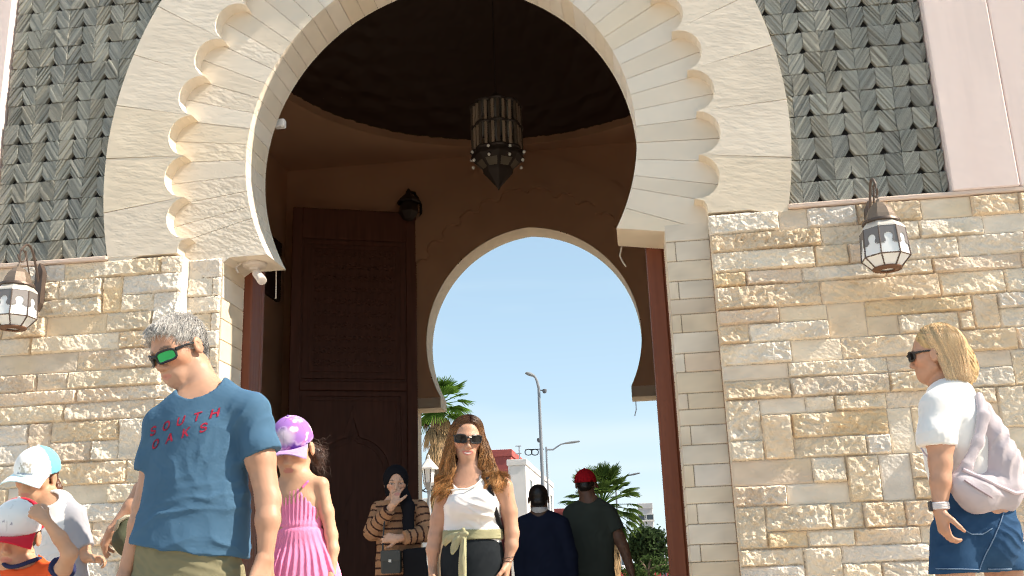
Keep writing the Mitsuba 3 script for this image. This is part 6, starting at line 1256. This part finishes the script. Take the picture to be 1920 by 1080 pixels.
m = cat([hull([at(x, y, Y-.16+dy) for x, y in ((757, 1030), (800, 1026), (803, 1085), (757, 1085)) for dy in (-.05, .06)])]); kk = thing('jacket', 'black folded jacket over the arm of the woman in stripes', 'jacket'); m = fine(m, .04); v = np.array(m.vertices); v += (meshkit.fbm(v*9, 3)-.5)[:, None]*np.array([.02, .03, .02]); m = trimesh.Trimesh(v, m.faces, process=False); only(kk, m, 'dark_cloth', True, vcol(m, (.010, .010, .012)))
# ================================================================== two men walking away
def walker(label, Y, hc, HH, neck, sh, torso, cloth, hair_c, skin_c, arms, sleeve, collar=None, cap_c=None, hem=1100, yaw=180, legs=(.04, .04, .05), jacket=False):
    k = thing('person', label, 'person'); B = Body(Y); H = Head(B, at(*hc, Y), HH, yaw, 4, 0); B.chain(neck, .02); B.chain([(x, y, r*.92) for x, y, r in torso], .05, .6); B.chain([sh[0], sh[1]], .03)
    for a, side in zip(arms, (1, -1)):
        B.chain(a, .015); w, e = B.P(*a[-1][:2], a[-1][3] if len(a[-1]) > 3 else 0), B.P(*a[-2][:2], a[-2][3] if len(a[-2]) > 3 else 0); hand(B, w, unit(w-e), [side*.9, -.1, 0], -side, .95, (25, 35, 25))
    skin_mesh(k, B, np.array(skin_c), [H], .007)
    D = Body(Y); D.chain(torso, .05, .62); D.chain([(x, y, r+4) for x, y, r in sh[:2]], .03)
    for a in arms:
        n = len(a) if jacket else 2; aa = [(q[0], q[1], q[2]+(4.5 if jacket else 5.5), q[3] if len(q) > 3 else 0) for q in a[:n]]
        p0, p1 = at(aa[-2][0], aa[-2][1], Y+aa[-2][3]), at(aa[-1][0], aa[-1][1], Y+aa[-1][3]); D.chain(aa, .02, cutp=(p0+(p1-p0)*(.97 if jacket else sleeve), p1-p0))
    D.plane(D.P(torso[0][0], hem), -Z3); D.cone(D.P(torso[-1][0], torso[-1][1]), D.P(torso[-1][0], hem+4), D.m(torso[-1][0], 1080, torso[-1][2]), D.m(torso[-1][0], 1080, torso[-1][2]), .02, (np.array([0, 1., 0]), .62))
    NB = Body(Y); NB.chain([(q[0], q[1], q[2]+2.5) for q in neck], .01); D.mods.append(lambda p, d: smax(d, -NB.eval(p))); D.rough(.007, 7, (1, 1, .6)); D.fold(torso[1][0], torso[1][1], 40, 80, .06, .010, -.1); D.fold(torso[-1][0], torso[-1][1], 40, 15, .06, .008, -.1)
    m = D.mesh(.0075); put(k, 'jacket' if jacket else 'shirt', m, 'dark_cloth', smooth=True, color=mottled(m, cloth, .15, 10))
    if collar: c = Body(Y); c.chain([(neck[0][0]+.5, neck[0][1]+3, neck[0][2]+1.8, -.012), (neck[1][0]-.5, neck[0][1]+7, neck[0][2]+2.4, -.012)], .004); c.plane(c.P(neck[0][0], neck[0][1]+1.5), Z3); m = c.mesh(.006); put(k, 'collar', m, 'cloth', smooth=True, color=vcol(m, collar))
    Hd = Body(Y); Hd.ell(H.w((0, -.08, .65)), np.array([.355, .43, .385])*HH, H.R.T, .01); Hd.ell(H.w((0, -.24, .38)), np.array([.28, .24, .2])*HH, H.R.T, .05*HH); Hd.ell(H.w((0, .36, .40)), np.array([.42, .33, .42])*HH, H.R.T, .01, -1); Hd.mods.append(lambda p, d: d-.004*(meshkit.noise(p*150)-.5))
    m = Hd.mesh(.007); put(k, 'hair', m, 'hair', smooth=True, color=mottled(m, hair_c, .3, 60))
    if cap_c: cap(k, H, cap_c, tuple(np.array(cap_c)*.5), 6, None, -.03, h=.006, big=1.13, brim_len=.35)
    person_legs(k, B, [B.P(torso[-1][0]-16, 1110), B.P(torso[-1][0]+16, 1110)], 0, .105, .075, legs, face=(.1, 1, 0)); return k
walker('man in a dark navy suit walking away, seen from behind', 2.0, (1010, 936), .225, [(1010, 950, 13, -.01), (1012, 966, 14.5, -.01)], [(984, 982, 12), (1040, 978, 12)], [(1014, 992, 38), (1018, 1030, 44), (1024, 1085, 50)], (.012, .016, .034), (.012, .009, .008), (.10, .055, .035),
       [[(983, 985, 13), (978, 1040, 12), (980, 1098, 9)], [(1052, 984, 13), (1066, 1040, 12), (1072, 1098, 9)]], 1, (.55, .55, .55), None, 1128, 178, (.012, .014, .024), True)
walker('man in a red cap and dark green T-shirt walking away, seen from behind', 2.5, (1098, 908), .228, [(1100, 926, 14.5, -.01), (1106, 944, 16, -.01)], [(1080, 960, 13), (1136, 960, 13)], [(1108, 970, 40), (1108, 1010, 43), (1108, 1085, 44)], (.060, .072, .062), (.02, .015, .012), (.20, .105, .07),
       [[(1074, 965, 13.5), (1066, 1020, 12.5), (1062, 1075, 8)], [(1140, 966, 13.5), (1160, 1008, 12), (1168, 1024, 10.5), (1183, 1070, 7.5)]], .72, None, (.42, .010, .018), 1100, 172, (.03, .03, .035))
# ================================================================== a passer-by in front of the car
k = thing('person', 'tiny distant person in pale pink beside the red car', 'person'); Y = 54.5; p = at(1243, 1052, Y); B = Body(Y); B.ell([p[0], Y, 1.60], [.085, .10, .12], None, .02); B.cone([p[0], Y, 1.5], [p[0], Y, 1.42], .05, .055, .03)
B.cone([p[0], Y, 1.36], [p[0]+.0, Y, .95], .17, .15, .08, (np.array([0, 1., 0]), .6))
for s_ in (-1, 1): B.cone([p[0]+s_*.18, Y, 1.38], [p[0]+s_*.24, Y-.05, 1.08], .05, .04, .03); B.cone([p[0]+s_*.24, Y-.05, 1.08], [p[0]+s_*.2, Y-.2, .9], .04, .03, .02); B.cone([p[0]+s_*.09, Y, .92], [p[0]+s_*.10, Y+s_*.1, .06], .085, .045, .03); B.cone([p[0]+s_*.10, Y+s_*.1, .05], [p[0]+s_*.10, Y-.12+s_*.1, .03], .04, .03, .02)
m = B.mesh(.016); z = np.array(m.vertices)[:, 2]; skin_c, pk, dk_ = np.array([.45, .26, .18]), np.array([.62, .34, .36]), np.array([.08, .08, .12]); put(k, 'body', m, 'cloth', smooth=True, color=np.where((z > 1.43)[:, None], skin_c, np.where((z > .95)[:, None], pk, dk_)))
m = trimesh.creation.icosphere(2, .115); m.apply_scale([.9, 1, 1]); m.apply_translation([p[0], Y+.03, 1.65]); put(k, 'hair', m, 'hair', smooth=True, color=vcol(m, (.04, .025, .02)))
